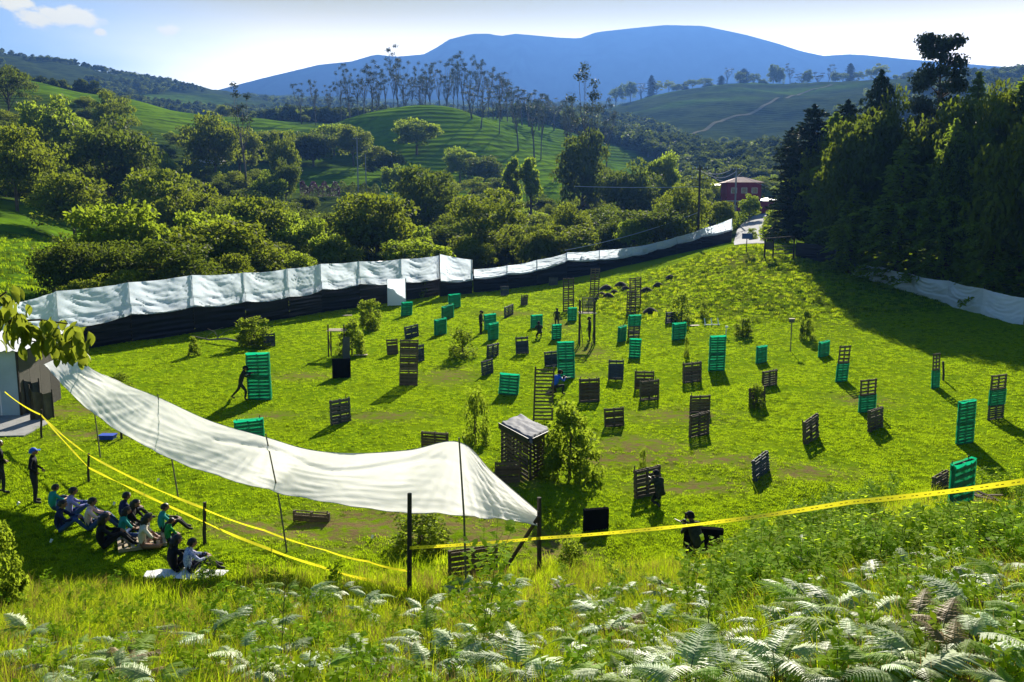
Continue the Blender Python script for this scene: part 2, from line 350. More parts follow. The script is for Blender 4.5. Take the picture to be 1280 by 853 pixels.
# ------------------------------------------------------------------ far mountains
RIDGE = [(-900, 130), (-200, 125), (120, 118), (270, 112), (330, 96), (355, 90), (400, 79), (440, 75), (470, 66), (495, 69), (530, 66), (545, 58), (562, 47), (590, 40), (612, 40), (625, 43), (645, 40), (700, 45), (724, 46), (745, 38), (790, 33), (830, 29), (878, 30), (930, 41), (970, 52), (1000, 62), (1028, 68), (1060, 66), (1080, 67), (1130, 72), (1280, 84), (1500, 95), (2200, 130)]
def mountain(name, D, ridge, depth, seed, m):
    A = np.linspace(-1.5, 1.5, 420); sl_ = [slope_of(y) for _, y in ridge]
    top = np.interp(A, [a_of(p[0], s) for p, s in zip(ridge, sl_)], sl_)*D+H
    V = []; rows = 60
    for r in range(rows):
        t = r/(rows-1)*2-1
        prof = max(0, 1-abs(t))**(.8)
        for a, tz in zip(A, top):
            y = D+t*depth; x = a*D*(1+.0*t)
            n1 = mnoise.fractal(Vector((x*.0016+seed, y*.0016, seed)), .9, 2.1, 6)
            n2 = 1-abs(mnoise.noise(Vector((x*.0045+seed, y*.0016, 3.1))))*2
            w = min(1, max(0, abs(t)-.08)*2.2)
            z = -30+(tz+30)*prof+w*prof*(tz*.22*n1+tz*.34*(n2-.5))*(1-.4*abs(t))
            V.append((x, y, z))
    idx = np.arange(rows*len(A)).reshape(rows, len(A))
    FQ = np.stack([idx[:-1, :-1], idx[:-1, 1:], idx[1:, 1:], idx[1:, :-1]], -1).reshape(-1, 4)
    return struct(name, quick(name, V, FQ, m, smooth=True))
mtn = mat('mountain_forest', (.03, .06, .04), 1, 0, var=.5, vscale=.01, bump=0)
mountain('mountain', 3700, RIDGE, 850, 4.2, mtn)

# ------------------------------------------------------------------ haze
hb = MB().box((0, 2230, 365), (11600, 4840, 830))
hz = struct('haze', hb.mesh('haze', []), 'stuff')
hm_ = bpy.data.materials.new('haze'); hm_.use_nodes = True; hn = hm_.node_tree; hn.nodes.clear()
ho = hn.nodes.new('ShaderNodeOutputMaterial'); pv = hn.nodes.new('ShaderNodeVolumePrincipled')
pv.inputs['Color'].default_value = (.055, .135, .36, 1); pv.inputs['Density'].default_value = 0.00019; pv.inputs['Anisotropy'].default_value = 0.5
hn.links.new(pv.outputs[0], ho.inputs['Volume']); hz.data.materials.append(hm_)
# ------------------------------------------------------------------ foliage materials
M = {}
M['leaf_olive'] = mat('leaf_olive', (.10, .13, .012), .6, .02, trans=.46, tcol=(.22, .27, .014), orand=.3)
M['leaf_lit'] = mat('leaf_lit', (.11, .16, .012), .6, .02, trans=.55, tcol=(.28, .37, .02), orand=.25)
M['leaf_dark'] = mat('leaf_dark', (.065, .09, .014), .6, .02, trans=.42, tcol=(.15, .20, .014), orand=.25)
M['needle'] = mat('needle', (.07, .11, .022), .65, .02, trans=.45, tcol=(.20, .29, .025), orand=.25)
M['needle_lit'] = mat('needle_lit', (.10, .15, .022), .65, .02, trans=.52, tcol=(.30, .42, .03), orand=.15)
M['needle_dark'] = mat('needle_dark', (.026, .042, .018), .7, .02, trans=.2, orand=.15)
M['gum'] = mat('gum', (.055, .075, .04), .6, .02, trans=.25, orand=.25)
M['bark'] = mat('bark', (.12, .095, .065), .9, .02, var=.5, vscale=2, bump=.6, bscale=8)
M['bark_pale'] = mat('bark_pale', (.26, .23, .18), .85, .02, var=.4, vscale=.8)
M['bark_grey'] = mat('bark_grey', (.11, .10, .085), .9, .02)
M['grass'] = mat('grass', (.13, .22, .005), .65, .02, trans=.5, tcol=(.38, .53, .008))
M['grass_dark'] = mat('grass_dark', (.07, .13, .006), .7, .02, trans=.3, tcol=(.17, .25, .006))
M['grass_tall'] = mat('grass_tall', (.15, .22, .012), .6, .02, trans=.55, tcol=(.50, .60, .014), orand=.3)
M['straw'] = mat('straw', (.24, .17, .05), .7, .02, trans=.4, orand=.3)
M['weed'] = mat('weed', (.20, .31, .012), .7, .02, trans=.6, tcol=(.46, .62, .02), orand=.25)
M['fern'] = mat('fern', (.29, .38, .165), .5, .3, trans=.4, tcol=(.42, .58, .14), orand=.35)
M['fern_brown'] = mat('fern_brown', (.24, .17, .05), .6, .3, trans=.3, orand=.2)
M['stem'] = mat('stem', (.10, .12, .04), .7, .2)

def leaf_quads(C_, size, up=.5, aspect=.6, dirs=None):
    """numpy: a small bent leaf quad at each centre"""
    n = len(C_); nrm = rng.normal(size=(n, 3)); nrm[:, 2] = np.abs(nrm[:, 2])+up; nrm /= np.linalg.norm(nrm, axis=1)[:, None]
    t = rng.normal(size=(n, 3)) if dirs is None else dirs+rng.normal(size=(n, 3))*.25
    t -= (t*nrm).sum(1)[:, None]*nrm; t /= np.linalg.norm(t, axis=1)[:, None]
    b = np.cross(nrm, t); s = (size*(.6+.8*rng.random(n)))[:, None] if np.isscalar(size) else (size*(.6+.8*rng.random(n)))[:, None]
    V = np.stack([C_-t*s, C_-b*s*aspect+nrm*s*.12, C_+t*s-nrm*s*.2, C_+b*s*aspect+nrm*s*.12], 1).reshape(-1, 3)
    return V, np.arange(n*4).reshape(n, 4)
def ell(n, c, r, shell=.55):
    d = rng.normal(size=(n, 3)); d /= np.linalg.norm(d, axis=1)[:, None]
    rad = (shell+(1-shell)*rng.random(n))[:, None]
    return np.asarray(c)+d*rad*np.asarray(r)
def limbs(mb, H_, r0, tips, lean=.02, n=7, base_z=-1.0):
    top = Vector((H_*lean, -H_*lean*.5, H_*.62))
    mb.tube([(0, 0, base_z), (0, 0, .2), (top.x*.3, top.y*.5, H_*.3), top], [r0*1.35, r0, r0*.75, r0*.42], n)
    for tx, ty, tz in tips:
        s = .18+.4*random.random(); p0 = Vector((top.x*s, top.y*s, H_*.62*(s+.15)))
        p2 = Vector((tx, ty, tz)); p1 = p0.lerp(p2, .5)+Vector((0, 0, -.06*H_*random.random()))
        mb.tube([p0, p1, p2], [r0*.38, r0*.24, r0*.07], 5)
def broad_tree(H_, Wd, clumps, per, leaf, lm, flat=.5, low=.22, kind='round'):
    cs = []
    tries = 0
    while len(cs) < clumps:
        tries += 1
        d = rng.normal(size=3); d /= np.linalg.norm(d); r = .45+.5*rng.random()
        if kind == 'umbrella': z = .62+.30*rng.random()-.25*(d[0]**2+d[1]**2)*r; c = np.array([d[0]*Wd*.5*r*1.1, d[1]*Wd*.5*r*1.1, H_*z])
        else: c = np.array([d[0]*Wd*.42*r, d[1]*Wd*.42*r, H_*(.5*(1+low))+d[2]*H_*.5*(1-low)*.82*r])
        if kind == 'dome':
            q = rng.random()**1.35; a = rng.random()*6.283; rr = math.sqrt(rng.random())*.46*(1-.42*q**2); c = np.array([math.cos(a)*rr*Wd, math.sin(a)*rr*Wd, H_*(.05+.86*q)])
        elif d[2] < -.75: continue
        cs.append(c)
    P = []
    for c in cs:
        k = Wd*((.10+.08*rng.random()) if kind != 'dome' else (.09+.07*rng.random())); P.append(ell(per, c, (k*1.15, k*1.15, k*flat)))
    P = np.concatenate(P); V, Fq = leaf_quads(P, leaf, .3)
    crown = quick('crown', V, Fq, lm)
    mb = MB(); limbs(mb, H_, H_*.028, [tuple(c) for c in cs[::max(1, clumps//9)]])
    return crown, mb.mesh('trunk', M['bark'], True)
def conifer(H_, Rd, lm, ex=.62, levels=30, br=9, per=52, droop=.25, leaf=.36, spiky=.0):
    P = []; D_ = []
    mb = MB(); mb.tube([(0, 0, -1), (0, 0, H_*.5), (0, 0, H_)], [H_*.018, H_*.011, .03], 7)
    for i in range(levels):
        t = i/(levels-1); z = H_*(.06+.93*t); r = Rd*(1-t)**ex*(.55+.6*rng.random())+.15
        for k in range(br):
            az = 2*math.pi*(k+rng.random()*.8)/br; L_ = r*(.5+.7*rng.random())
            n = max(6, int(per*L_/Rd)); s = rng.random(n)**.7
            lat = (rng.random(n)-.5)*L_*.45*(1.1-s)
            dx, dy = math.cos(az), math.sin(az)
            rise = L_*(.35*s-droop*2.2*s**2)
            x = dx*s*L_-dy*lat; y = dy*s*L_+dx*lat
            P.append(np.stack([x, y, z+rise+rng.normal(size=n)*.12-np.abs(lat)*.2], 1))
            D_.append(np.tile([dx, dy, .25-droop], (n, 1)))
            if k % 2 == 0: mb.tube([(0, 0, z), (dx*L_*.5, dy*L_*.5, z+L_*.06), (dx*L_*.85, dy*L_*.85, z+L_*(.3-droop*1.6))], [.07, .04, .01], 3)
    V, Fq = leaf_quads(np.concatenate(P), leaf, .2, .38, np.concatenate(D_))
    return quick('crown', V, Fq, lm), mb.mesh('trunk', M['bark'], True)
def tall_gum(H_, seed, lm, tufts=12, per=75, Wd=6.5):
    mb = MB(); P = []; top = Vector((rng.normal()*.6, rng.normal()*.6, H_*.55))
    mb.tube([(0, 0, -1), (top.x*.4, top.y*.4, H_*.3), top], [.28, .2, .14], 6)
    for k in range(tufts):
        az = 2*math.pi*(k+rng.random()*.5)/tufts; rr = Wd*.5*(.35+.65*rng.random())
        tip = Vector((top.x+math.cos(az)*rr, top.y+math.sin(az)*rr, H_*(.66+.32*rng.random()-.08*rr/Wd)))
        s = .5+.5*rng.random(); p0 = Vector((top.x*s, top.y*s, H_*.55*s)); mid = p0.lerp(tip, .5)+Vector((math.cos(az)*.5, math.sin(az)*.5, -.2))
        mb.tube([p0, mid, tip], [.10, .07, .03], 4)
        P.append(ell(per, (tip.x, tip.y, tip.z+.2), (1.1, 1.1, .95), .2))
        P.append(ell(per//5, (mid.x, mid.y, mid.z+.6), (.9, .9, .6), .2))
    V, Fq = leaf_quads(np.concatenate(P), .2, .2)
    return quick('crown', V, Fq, lm), mb.mesh('trunk', M['bark_grey'], True)
PROTO = {
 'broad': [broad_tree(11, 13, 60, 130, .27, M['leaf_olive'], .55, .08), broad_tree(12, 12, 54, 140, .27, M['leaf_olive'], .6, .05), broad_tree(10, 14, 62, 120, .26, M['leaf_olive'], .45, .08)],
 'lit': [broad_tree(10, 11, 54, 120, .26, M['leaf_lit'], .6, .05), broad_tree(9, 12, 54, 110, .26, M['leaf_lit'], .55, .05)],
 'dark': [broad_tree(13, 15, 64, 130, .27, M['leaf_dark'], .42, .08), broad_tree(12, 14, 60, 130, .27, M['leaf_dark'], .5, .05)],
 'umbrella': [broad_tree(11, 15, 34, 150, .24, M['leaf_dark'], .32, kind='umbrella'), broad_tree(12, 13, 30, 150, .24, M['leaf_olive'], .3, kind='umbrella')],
 'column': [broad_tree(13, 5, 30, 110, .24, M['leaf_lit'], .9, .3)],
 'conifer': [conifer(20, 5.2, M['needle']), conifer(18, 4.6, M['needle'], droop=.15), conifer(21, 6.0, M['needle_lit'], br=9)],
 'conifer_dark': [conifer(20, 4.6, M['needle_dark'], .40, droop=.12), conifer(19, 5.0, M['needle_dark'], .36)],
 'gum': [tall_gum(24, 1, M['gum']), tall_gum(26, 2, M['gum'], 10, 80, 5.5), tall_gum(22, 3, M['gum'], 14, 70, 7.0), tall_gum(25, 4, M['gum'], 8, 90, 4.5)],
 'bush': [broad_tree(2.2, 2.3, 64, 60, .075, M['leaf_lit'], .8, 0, kind='dome'), broad_tree(2.4, 2.2, 60, 34, .085, M['leaf_lit'], 1.3, 0, kind='dome')],
}
def pine_clumped():     # tall dark pine with stacked tufts
    mb = MB(); P = []; Hh = 24
    mb.tube([(0, 0, -1), (0, 0, 12), (.2, 0, 23.3)], [.45, .3, .08], 8)
    for k in range(110):
        t = rng.random(); z = 10+13.5*t; rr = (4.6 if t < .55 else 3.9)*(1-abs(t-.6)*.55)*math.sqrt(rng.random())
        az = rng.random()*2*math.pi; c = (math.cos(az)*rr, math.sin(az)*rr, z)
        P.append(ell(110, c, (1.35, 1.35, .65), .25))
        if k % 3 == 0: mb.tube([(0, 0, z-1.2), c], [.1, .03], 4)
    for k in range(60):
        az = rng.random()*2*math.pi; rr = 1+3.4*rng.random(); P.append(ell(60, (math.cos(az)*rr, math.sin(az)*rr, 3+9*rng.random()), (1.2, 1.2, .8), .3))
    V, Fq = leaf_quads(np.concatenate(P), .22, .2)
    return quick('crown', V, Fq, M['needle_dark']), mb.mesh('trunk', M['bark'], True)
PROTO['pine'] = [pine_clumped()]
PH = {'broad': (11, 12, 10), 'lit': (10, 9), 'dark': (13, 12), 'umbrella': (11, 12), 'column': (13,), 'conifer': (20, 18, 21), 'conifer_dark': (20, 19), 'gum': (24, 26, 22, 25), 'bush': (2.2, 2.4), 'pine': (24,)}
PW = {'broad': (13, 12, 14), 'lit': (11, 12), 'dark': (15, 14), 'umbrella': (15, 13), 'column': (5,), 'conifer': (10.4, 9.2, 12), 'conifer_dark': (8.8, 10), 'gum': (7, 6, 8, 5), 'bush': (2.3, 2.2), 'pine': (9.5,)}
def put_tree(kind, p, h, w, label, cat='tree', group=None, name=None, which=None):
    i = random.randrange(len(PROTO[kind])) if which is None else which
    crown, trunk = PROTO[kind][i]
    nm = name or {'conifer': 'conifer_tree', 'conifer_dark': 'conifer_tree', 'gum': 'tall_gum_tree', 'bush': 'bush', 'pine': 'pine_tree'}.get(kind, 'broadleaf_tree')
    t = thing(nm, label, cat, p, random.random()*6.28, group)
    t.scale = (w/PW[kind][i], w/PW[kind][i], h/PH[kind][i])
    link('trunk' if cat == 'tree' else 'stems', trunk, t); link('crown' if cat == 'tree' else 'foliage', crown, t)
    return t
def tree_px(kind, px, y, topY, wpx, label, **k):
    p = ground_at(px, y); s = slope_of(topY); h = H+s*y-p.z
    return put_tree(kind, p, max(h, 1.0), wpx*y/F, label, **k)

# trees one can tell apart: kind, column, depth, top row, width, label
TREES = [
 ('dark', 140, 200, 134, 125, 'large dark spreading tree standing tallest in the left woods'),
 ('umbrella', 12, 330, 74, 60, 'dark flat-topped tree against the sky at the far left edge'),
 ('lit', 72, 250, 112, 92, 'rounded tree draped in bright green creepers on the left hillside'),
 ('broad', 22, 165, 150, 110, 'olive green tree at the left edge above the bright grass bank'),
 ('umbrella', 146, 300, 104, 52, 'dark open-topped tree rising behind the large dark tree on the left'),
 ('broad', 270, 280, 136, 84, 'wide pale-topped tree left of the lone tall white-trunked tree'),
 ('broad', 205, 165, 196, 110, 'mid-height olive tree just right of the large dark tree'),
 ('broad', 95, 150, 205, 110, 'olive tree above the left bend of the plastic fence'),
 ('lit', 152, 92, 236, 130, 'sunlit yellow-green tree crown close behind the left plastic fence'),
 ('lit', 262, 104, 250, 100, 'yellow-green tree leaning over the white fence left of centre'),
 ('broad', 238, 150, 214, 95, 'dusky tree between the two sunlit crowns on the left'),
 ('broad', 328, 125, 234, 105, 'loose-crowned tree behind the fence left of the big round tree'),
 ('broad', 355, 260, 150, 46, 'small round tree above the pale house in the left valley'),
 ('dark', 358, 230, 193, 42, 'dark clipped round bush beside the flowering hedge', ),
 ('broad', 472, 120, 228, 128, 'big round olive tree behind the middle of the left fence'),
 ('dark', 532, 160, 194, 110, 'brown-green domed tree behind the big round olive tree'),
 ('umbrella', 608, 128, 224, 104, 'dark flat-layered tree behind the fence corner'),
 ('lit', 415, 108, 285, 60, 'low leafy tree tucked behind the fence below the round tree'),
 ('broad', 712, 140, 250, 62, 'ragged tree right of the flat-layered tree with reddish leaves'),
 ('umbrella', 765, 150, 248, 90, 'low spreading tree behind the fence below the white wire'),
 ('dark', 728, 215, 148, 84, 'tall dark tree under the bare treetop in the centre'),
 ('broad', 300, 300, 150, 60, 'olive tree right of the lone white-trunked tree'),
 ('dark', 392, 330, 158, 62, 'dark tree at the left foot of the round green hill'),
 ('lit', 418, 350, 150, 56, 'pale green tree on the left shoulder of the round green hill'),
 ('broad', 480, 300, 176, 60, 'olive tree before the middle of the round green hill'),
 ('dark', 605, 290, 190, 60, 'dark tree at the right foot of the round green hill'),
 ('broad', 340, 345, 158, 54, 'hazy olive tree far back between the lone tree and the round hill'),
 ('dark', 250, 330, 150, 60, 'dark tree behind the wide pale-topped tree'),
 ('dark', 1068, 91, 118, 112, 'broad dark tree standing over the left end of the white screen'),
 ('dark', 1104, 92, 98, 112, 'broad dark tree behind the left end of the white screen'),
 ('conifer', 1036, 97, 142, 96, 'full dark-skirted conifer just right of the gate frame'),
 ('gum', 738, 215, 78, 46, 'tall half-bare tree standing highest in the centre of the valley'),
 ('column', 640, 195, 178, 27, 'slender yellow-green tree, left one of the close pair'),
 ('column', 663, 195, 178, 29, 'slender yellow-green tree, right one of the close pair'),
 ('lit', 827, 215, 176, 46, 'bright yellow-topped tree left of the red house'),
 ('broad', 902, 146, 246, 36, 'small tree before the left wall of the maroon house'),
 ('lit', 936, 160, 240, 30, 'small bright tree hiding the foot of the maroon house'),
 ('broad', 852, 135, 226, 74, 'rounded tree beside the left utility pole'),
 ('broad', 800, 145, 258, 64, 'small tree in front of the bright-topped tree'),
 ('dark', 785, 195, 192, 96, 'broad dark tree between the bare treetop and the yellow tree'),
 ('lit', 521, 330, 143, 62, 'pale silvery tree at the foot of the round green hill'),
 ('broad', 442, 330, 150, 52, 'bushy tree left of the pale silvery tree'),
 ('lit', 575, 300, 178, 44, 'bright low tree at the right foot of the round green hill'),
 ('gum', 310, 250, 98, 30, 'lone tall white-trunked tree with dark tufts on the left'),
 ('broad', 10, 90, 250, 0, ''),
 ('pine', 1160, 95, 40, 76, 'tall dark tufted pine standing highest on the right skyline'),
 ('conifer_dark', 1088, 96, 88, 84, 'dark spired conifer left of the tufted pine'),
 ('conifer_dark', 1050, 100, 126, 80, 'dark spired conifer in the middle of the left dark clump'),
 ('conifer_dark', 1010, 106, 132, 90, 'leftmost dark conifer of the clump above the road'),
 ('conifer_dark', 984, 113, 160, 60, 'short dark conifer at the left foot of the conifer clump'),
 ('dark', 1140, 104, 150, 110, 'dark mass of foliage under the tufted pine'),
 ('conifer', 1205, 88, 92, 110, 'large green conifer right of the tufted pine'),
 ('umbrella', 1235, 100, 78, 110, 'flat-topped dark tree on the right skyline'),
 ('conifer', 1262, 80, 96, 130, 'tall conifer at the right edge of the view'),
 ('conifer', 1120, 84, 176, 140, 'feathery light green conifer in front of the dark clump', ),
 ('conifer', 1062, 88, 232, 96, 'low feathery conifer at the end of the dark screen'),
 ('conifer', 1180, 80, 150, 130, 'feathery conifer in the middle of the right-hand group'),
 ('conifer', 1238, 74, 190, 120, 'feathery conifer leaning over the white screen on the right'),
 ('conifer', 1290, 72, 160, 130, 'conifer cut by the right edge of the view'),
 ('dark', 1142, 90, 128, 120, 'tall broad dark tree between the feathery conifer and the tufted pine'),
 ('dark', 1200, 84, 100, 130, 'tall broad dark tree right of the tufted pine'),
 ('broad', 1256, 82, 84, 130, 'tall broad olive tree on the right skyline'),
 ('dark', 1215, 80, 112, 120, 'tall dark tree just behind the middle of the right-hand white screen'),
 ('broad', 1268, 73, 108, 130, 'tall olive tree just behind the white screen at the right edge'),
 ('dark', 1335, 68, 100, 140, 'tall dark tree added beyond the right edge of the view for its shade'),  # added past the frame to lengthen the shade on the right lawn
 ('dark', 1400, 62, 60, 150, 'tallest dark tree, unseen beyond the right edge of the view, added for shade'),  # unseen, added for the shade it throws towards the field
 ('dark', 1180, 87, 118, 120, 'tall dark tree behind the left part of the white screen'),
 ('dark', 1310, 78, 70, 150, 'tall dark tree cut by the right edge of the view'),
 ('dark', 1030, 104, 150, 90, 'dark foliage filling the gap between the dark conifers'),
 ('dark', 1078, 98, 118, 100, 'dark foliage low in the conifer clump above the screen'),
 ('dark', 1110, 96, 215, 90, 'shadowed tree deep inside the right-hand conifers'),
 ('dark', 1225, 86, 200, 110, 'shadowed tree behind the white screen on the right'),
]
for T in TREES:
    if not T[4]: continue
    k, px, y, ty, w, lb = T
    if k == 'conifer': tree_px(k, px, y, ty, w, lb, which=2 if 'feathery' in lb else random.randrange(2))
    else: tree_px(k, px, y, ty, w, lb)
# eucalyptus row on the ridge behind the round hill
gums = [(px, 470+random.uniform(-30, 60), ty) for px, ty in
 [(378, 106), (397, 100), (411, 108), (428, 84), (437, 78), (447, 86), (456, 80), (466, 76), (474, 88), (482, 80), (491, 72), (499, 58), (507, 76), (515, 84), (524, 78), (533, 82), (541, 88), (549, 78), (557, 72), (565, 76), (572, 70), (580, 66), (588, 68), (596, 74), (604, 80), (612, 84), (620, 90), (628, 94), (636, 98), (643, 104), (652, 108), (663, 112), (673, 112), (683, 118), (694, 122), (440, 112), (470, 108), (505, 104), (530, 106), (560, 100), (590, 104), (615, 110)]]
def gpos(px): return 'at the far left end of the row' if px < 420 else 'left of the round hill' if px < 460 else 'above the left shoulder of the round hill' if px < 505 else 'above the top of the round hill' if px < 560 else 'above the right shoulder of the round hill' if px < 605 else 'right of the round hill' if px < 650 else 'at the right end of the row'
for px, y, ty in gums:
    tree_px('gum', px+random.uniform(-2, 2), y, ty-2, random.uniform(15, 24), f'{"very tall" if ty < 76 else "tall" if ty < 90 else "lower"} thin bare-trunked tree on the ridge {gpos(px)}', group=f'{"very tall" if ty < 76 else "tall" if ty < 90 else "lower"} thin trees on the ridge {gpos(px)}')
for px, y, ty, h in [(590, 380, 104, 0), (601, 370, 112, 0), (624, 375, 118, 0), (648, 360, 112, 0), (668, 352, 114, 0), (676, 360, 116, 0), (706, 350, 118, 0), (712, 345, 122, 0), (757, 360, 118, 0)]:
    tree_px('gum', px, y, ty, 22, 'thin tall tree scattered down the slope right of the round hill', group='tall thin trees down the slope')
# fill of the valley: one tree at a time
def wooded(x, y):
    j = np.argmin((gx-x)**2+(gy-y)**2); return wd[j]
kinds = ['broad', 'broad', 'lit', 'dark', 'umbrella', 'broad', 'lit']
VAL = [('left valley', -60, 330), ('middle valley', 330, 680), ('right valley', 680, 960)]
cnt = 0; placed = []; FILL = []
tries = 0
while cnt < 430 and tries < 20000:
    tries += 1
    px = random.uniform(-60, 975); y = math.exp(random.uniform(math.log(70), math.log(600)))
    p = ground_at(px, y)
    fy = float(np.interp(px, [-200, 20, 165, 307, 450, 550, 700, 800, 915], [50, 56, 64, 76, 92, 104, 112, 117, 122]))
    if y < fy+9: continue
    if px > 820 and y < 150: continue
    if 880 < px < 975 and y < 225: continue
    if px < 90 and y < 165: continue
    if wooded(p.x, p.y) < .55: continue
    # keep the open pastures in view clear
    h = random.choice([1, 1, 1.35])*random.uniform(5.0, 9.6)*(1 if y < 330 else .9)*(.75 if y < fy+35 else 1); ty = pxy(p.x, p.y, p.z+h)[1]
    bad = False
    for (x0, x1, y0, y1) in ((0, 75, 255, 340), (345, 485, 226, 242), (0, 95, 105, 130), (165, 250, 124, 150), (238, 335, 182, 194), (440, 640, 128, 200), (640, 720, 185, 236), (760, 960, 100, 165), (700, 790, 205, 222)):
        if x0-6 < px < x1+6 and ty < y1 and pxy(*p)[1] > y0+2: bad = True
    if bad: continue
    if any((p.x-q[0])**2+(p.y-q[1])**2 < (h*.42)**2 for q in placed): continue
    placed.append((p.x, p.y)); cnt += 1
    k = random.choice(kinds); zone = [z for z in VAL if z[1] <= px < z[2] or (z[2] == 960 and px >= 960)][0][0]
    near = 'close behind the fence' if y < 150 else 'half way up' if y < 280 else 'towards the far hills'
    col = {'broad': 'olive green', 'lit': 'bright green', 'dark': 'dark green', 'umbrella': 'flat-topped dark'}[k]
    FILL.append((h/y, k, p, h, h*random.uniform(.8, 1.55), zone, near, col))
FILL.sort(key=lambda f: -f[0])
for ap, k, p, h, w, zone, near, col in FILL[:205]:
    sz = 'small' if h < 5.2 else 'tall' if h > 7.6 else 'medium-sized'
    put_tree(k, p, h, w, f'{sz} {col} tree in the wooded {zone} {near}', group=f'{sz} {col} trees in the {zone} {near}')
REST = FILL[205:]
# hedge trees along the skyline of the plateau, upper right
for i in range(34):
    px = 768+i*11+random.uniform(-4, 4); y = random.uniform(960, 1010); k = random.choice(['dark', 'conifer_dark', 'umbrella', 'gum', 'dark'])
    tree_px(k, px, y, random.uniform(76, 98) if px > 900 else random.uniform(92, 108), random.uniform(12, 22), 'small dark tree in the shelter belt on the plateau under the mountain', group='shelter belt trees on the plateau')

# ------------------------------------------------------------------ scattering of what nobody could count
def scatter(name, P, sc, rz, protos, tilt=None, kind='stuff', label=None):
    n = len(P); me = bpy.data.meshes.new(name); me.vertices.add(n); me.vertices.foreach_set('co', np.asarray(P, 'f').ravel())
    for nm, v, t in (('sc', sc, 'FLOAT'), ('rz', rz, 'FLOAT'), ('pi', rng.integers(0, len(protos), n), 'INT'), ('tl', np.zeros(n) if tilt is None else tilt, 'FLOAT')):
        a = me.attributes.new(nm, t, 'POINT'); a.data.foreach_set('value', np.asarray(v, 'i' if t == 'INT' else 'f'))
    me.update(); o = struct(name, me, kind, label)
    c = bpy.data.collections.new(name+'_pieces')
    for i, pm in enumerate(protos): c.objects.link(bpy.data.objects.new('%s_piece_%d' % (name, i), pm))
    g = bpy.data.node_groups.new(name, 'GeometryNodeTree')
    g.interface.new_socket('Geometry', in_out='INPUT', socket_type='NodeSocketGeometry'); g.interface.new_socket('Geometry', in_out='OUTPUT', socket_type='NodeSocketGeometry')
    gi = g.nodes.new('NodeGroupInput'); go_ = g.nodes.new('NodeGroupOutput'); ip = g.nodes.new('GeometryNodeInstanceOnPoints'); ci = g.nodes.new('GeometryNodeCollectionInfo')
    ci.inputs['Collection'].default_value = c; ci.inputs['Separate Children'].default_value = True; ci.inputs['Reset Children'].default_value = True
    def na(nm, t):
        x = g.nodes.new('GeometryNodeInputNamedAttribute'); x.data_type = t; x.inputs['Name'].default_value = nm; return x.outputs['Attribute']
    g.links.new(gi.outputs[0], ip.inputs['Points']); g.links.new(ci.outputs[0], ip.inputs['Instance']); ip.inputs['Pick Instance'].default_value = True
    g.links.new(na('pi', 'INT'), ip.inputs['Instance Index']); cx = g.nodes.new('ShaderNodeCombineXYZ'); g.links.new(na('tl', 'FLOAT'), cx.inputs[0]); g.links.new(na('rz', 'FLOAT'), cx.inputs[2])
    g.links.new(cx.outputs[0], ip.inputs['Rotation']); g.links.new(na('sc', 'FLOAT'), ip.inputs['Scale']); g.links.new(ip.outputs[0], go_.inputs[0])
    md = o.modifiers.new('scatter', 'NODES'); md.node_group = g
    return o
def tuft(nb, h, r, w, m, bend=.5, name='grass'):
    V = []; Fq = []
    for i in range(nb):
        a = rng.random()*6.28; q = r*math.sqrt(rng.random()); x, y = q*math.cos(a), q*math.sin(a); hh = h*(.55+.6*rng.random()); da = rng.random()*6.28
        dx, dy = math.cos(da), math.sin(da); b = bend*hh*rng.random(); px_, py_ = -dy*w*.5, dx*w*.5
        k = len(V)
        V += [(x-px_, y-py_, -.03), (x+px_, y+py_, -.03), (x+dx*b*.35+px_*.8, y+dy*b*.35+py_*.8, hh*.6), (x+dx*b*.35-px_*.8, y+dy*b*.35-py_*.8, hh*.6), (x+dx*b, y+dy*b, hh), (x+dx*b+px_*.1, y+dy*b+py_*.1, hh*.99)]
        Fq += [(k, k+1, k+2, k+3), (k+3, k+2, k+5, k+4)]
    return quick(name, V, Fq, m)
def joined(k, i):
    crown, trunk = PROTO[k][i]; va = []; fa = []; ma = []; n0 = 0; mats_ = []
    me = bpy.data.meshes.new('whole_tree'); bm = bmesh.new(); bm.from_mesh(trunk); nf = len(bm.faces); bm.from_mesh(crown)
    bm.faces.ensure_lookup_table()
    for f in bm.faces[nf:]: f.material_index = 1
    bm.to_mesh(me); bm.free(); me.materials.append(trunk.materials[0]); me.materials.append(crown.materials[0]); return me
scatter('valley_woods', [tuple(f[2]) for f in REST], [f[3]/11 for f in REST], rng.uniform(0, 6.28, len(REST)), [joined('broad', 0), joined('lit', 1), joined('dark', 1), joined('broad', 2)])
# lawn
lawn_t = [tuft(14, .07, .17, .024, M['grass'], .9) for _ in range(4)]+[tuft(16, .06, .15, .03, M['grass_dark'], .9) for _ in range(1)]
def field_points(n, y0, y1, x0, x1, dens=lambda x, y: 1):
    yy = np.exp(rng.uniform(math.log(y0), math.log(y1), n)); px = rng.uniform(x0, x1, n); xx = (px-CX)/F*yy
    return xx, yy
def fence_clear(x, y): return np.ones(len(x), bool)
xx, yy = field_points(135000, 19, 108, -40, 1320)
keep = (yy < 60+np.clip(CX+F*xx/yy, 0, 1400)*.09)
for (a_, b_, c_, d_) in DP: keep &= (rng.random(len(xx)) > 1.15*np.exp(-(((xx-a_)/c_)**2+((yy-b_)/d_)**2)))
keep &= rng.random(len(xx)) < .45+.8*sstep(-.25, .35, np.sin(xx*.31+2*np.sin(yy*.17))*np.sin(yy*.23+1.7*np.sin(xx*.13))+.3*np.sin(xx*1.1+yy*.7))
xx, yy = xx[keep], yy[keep]; n = len(xx)
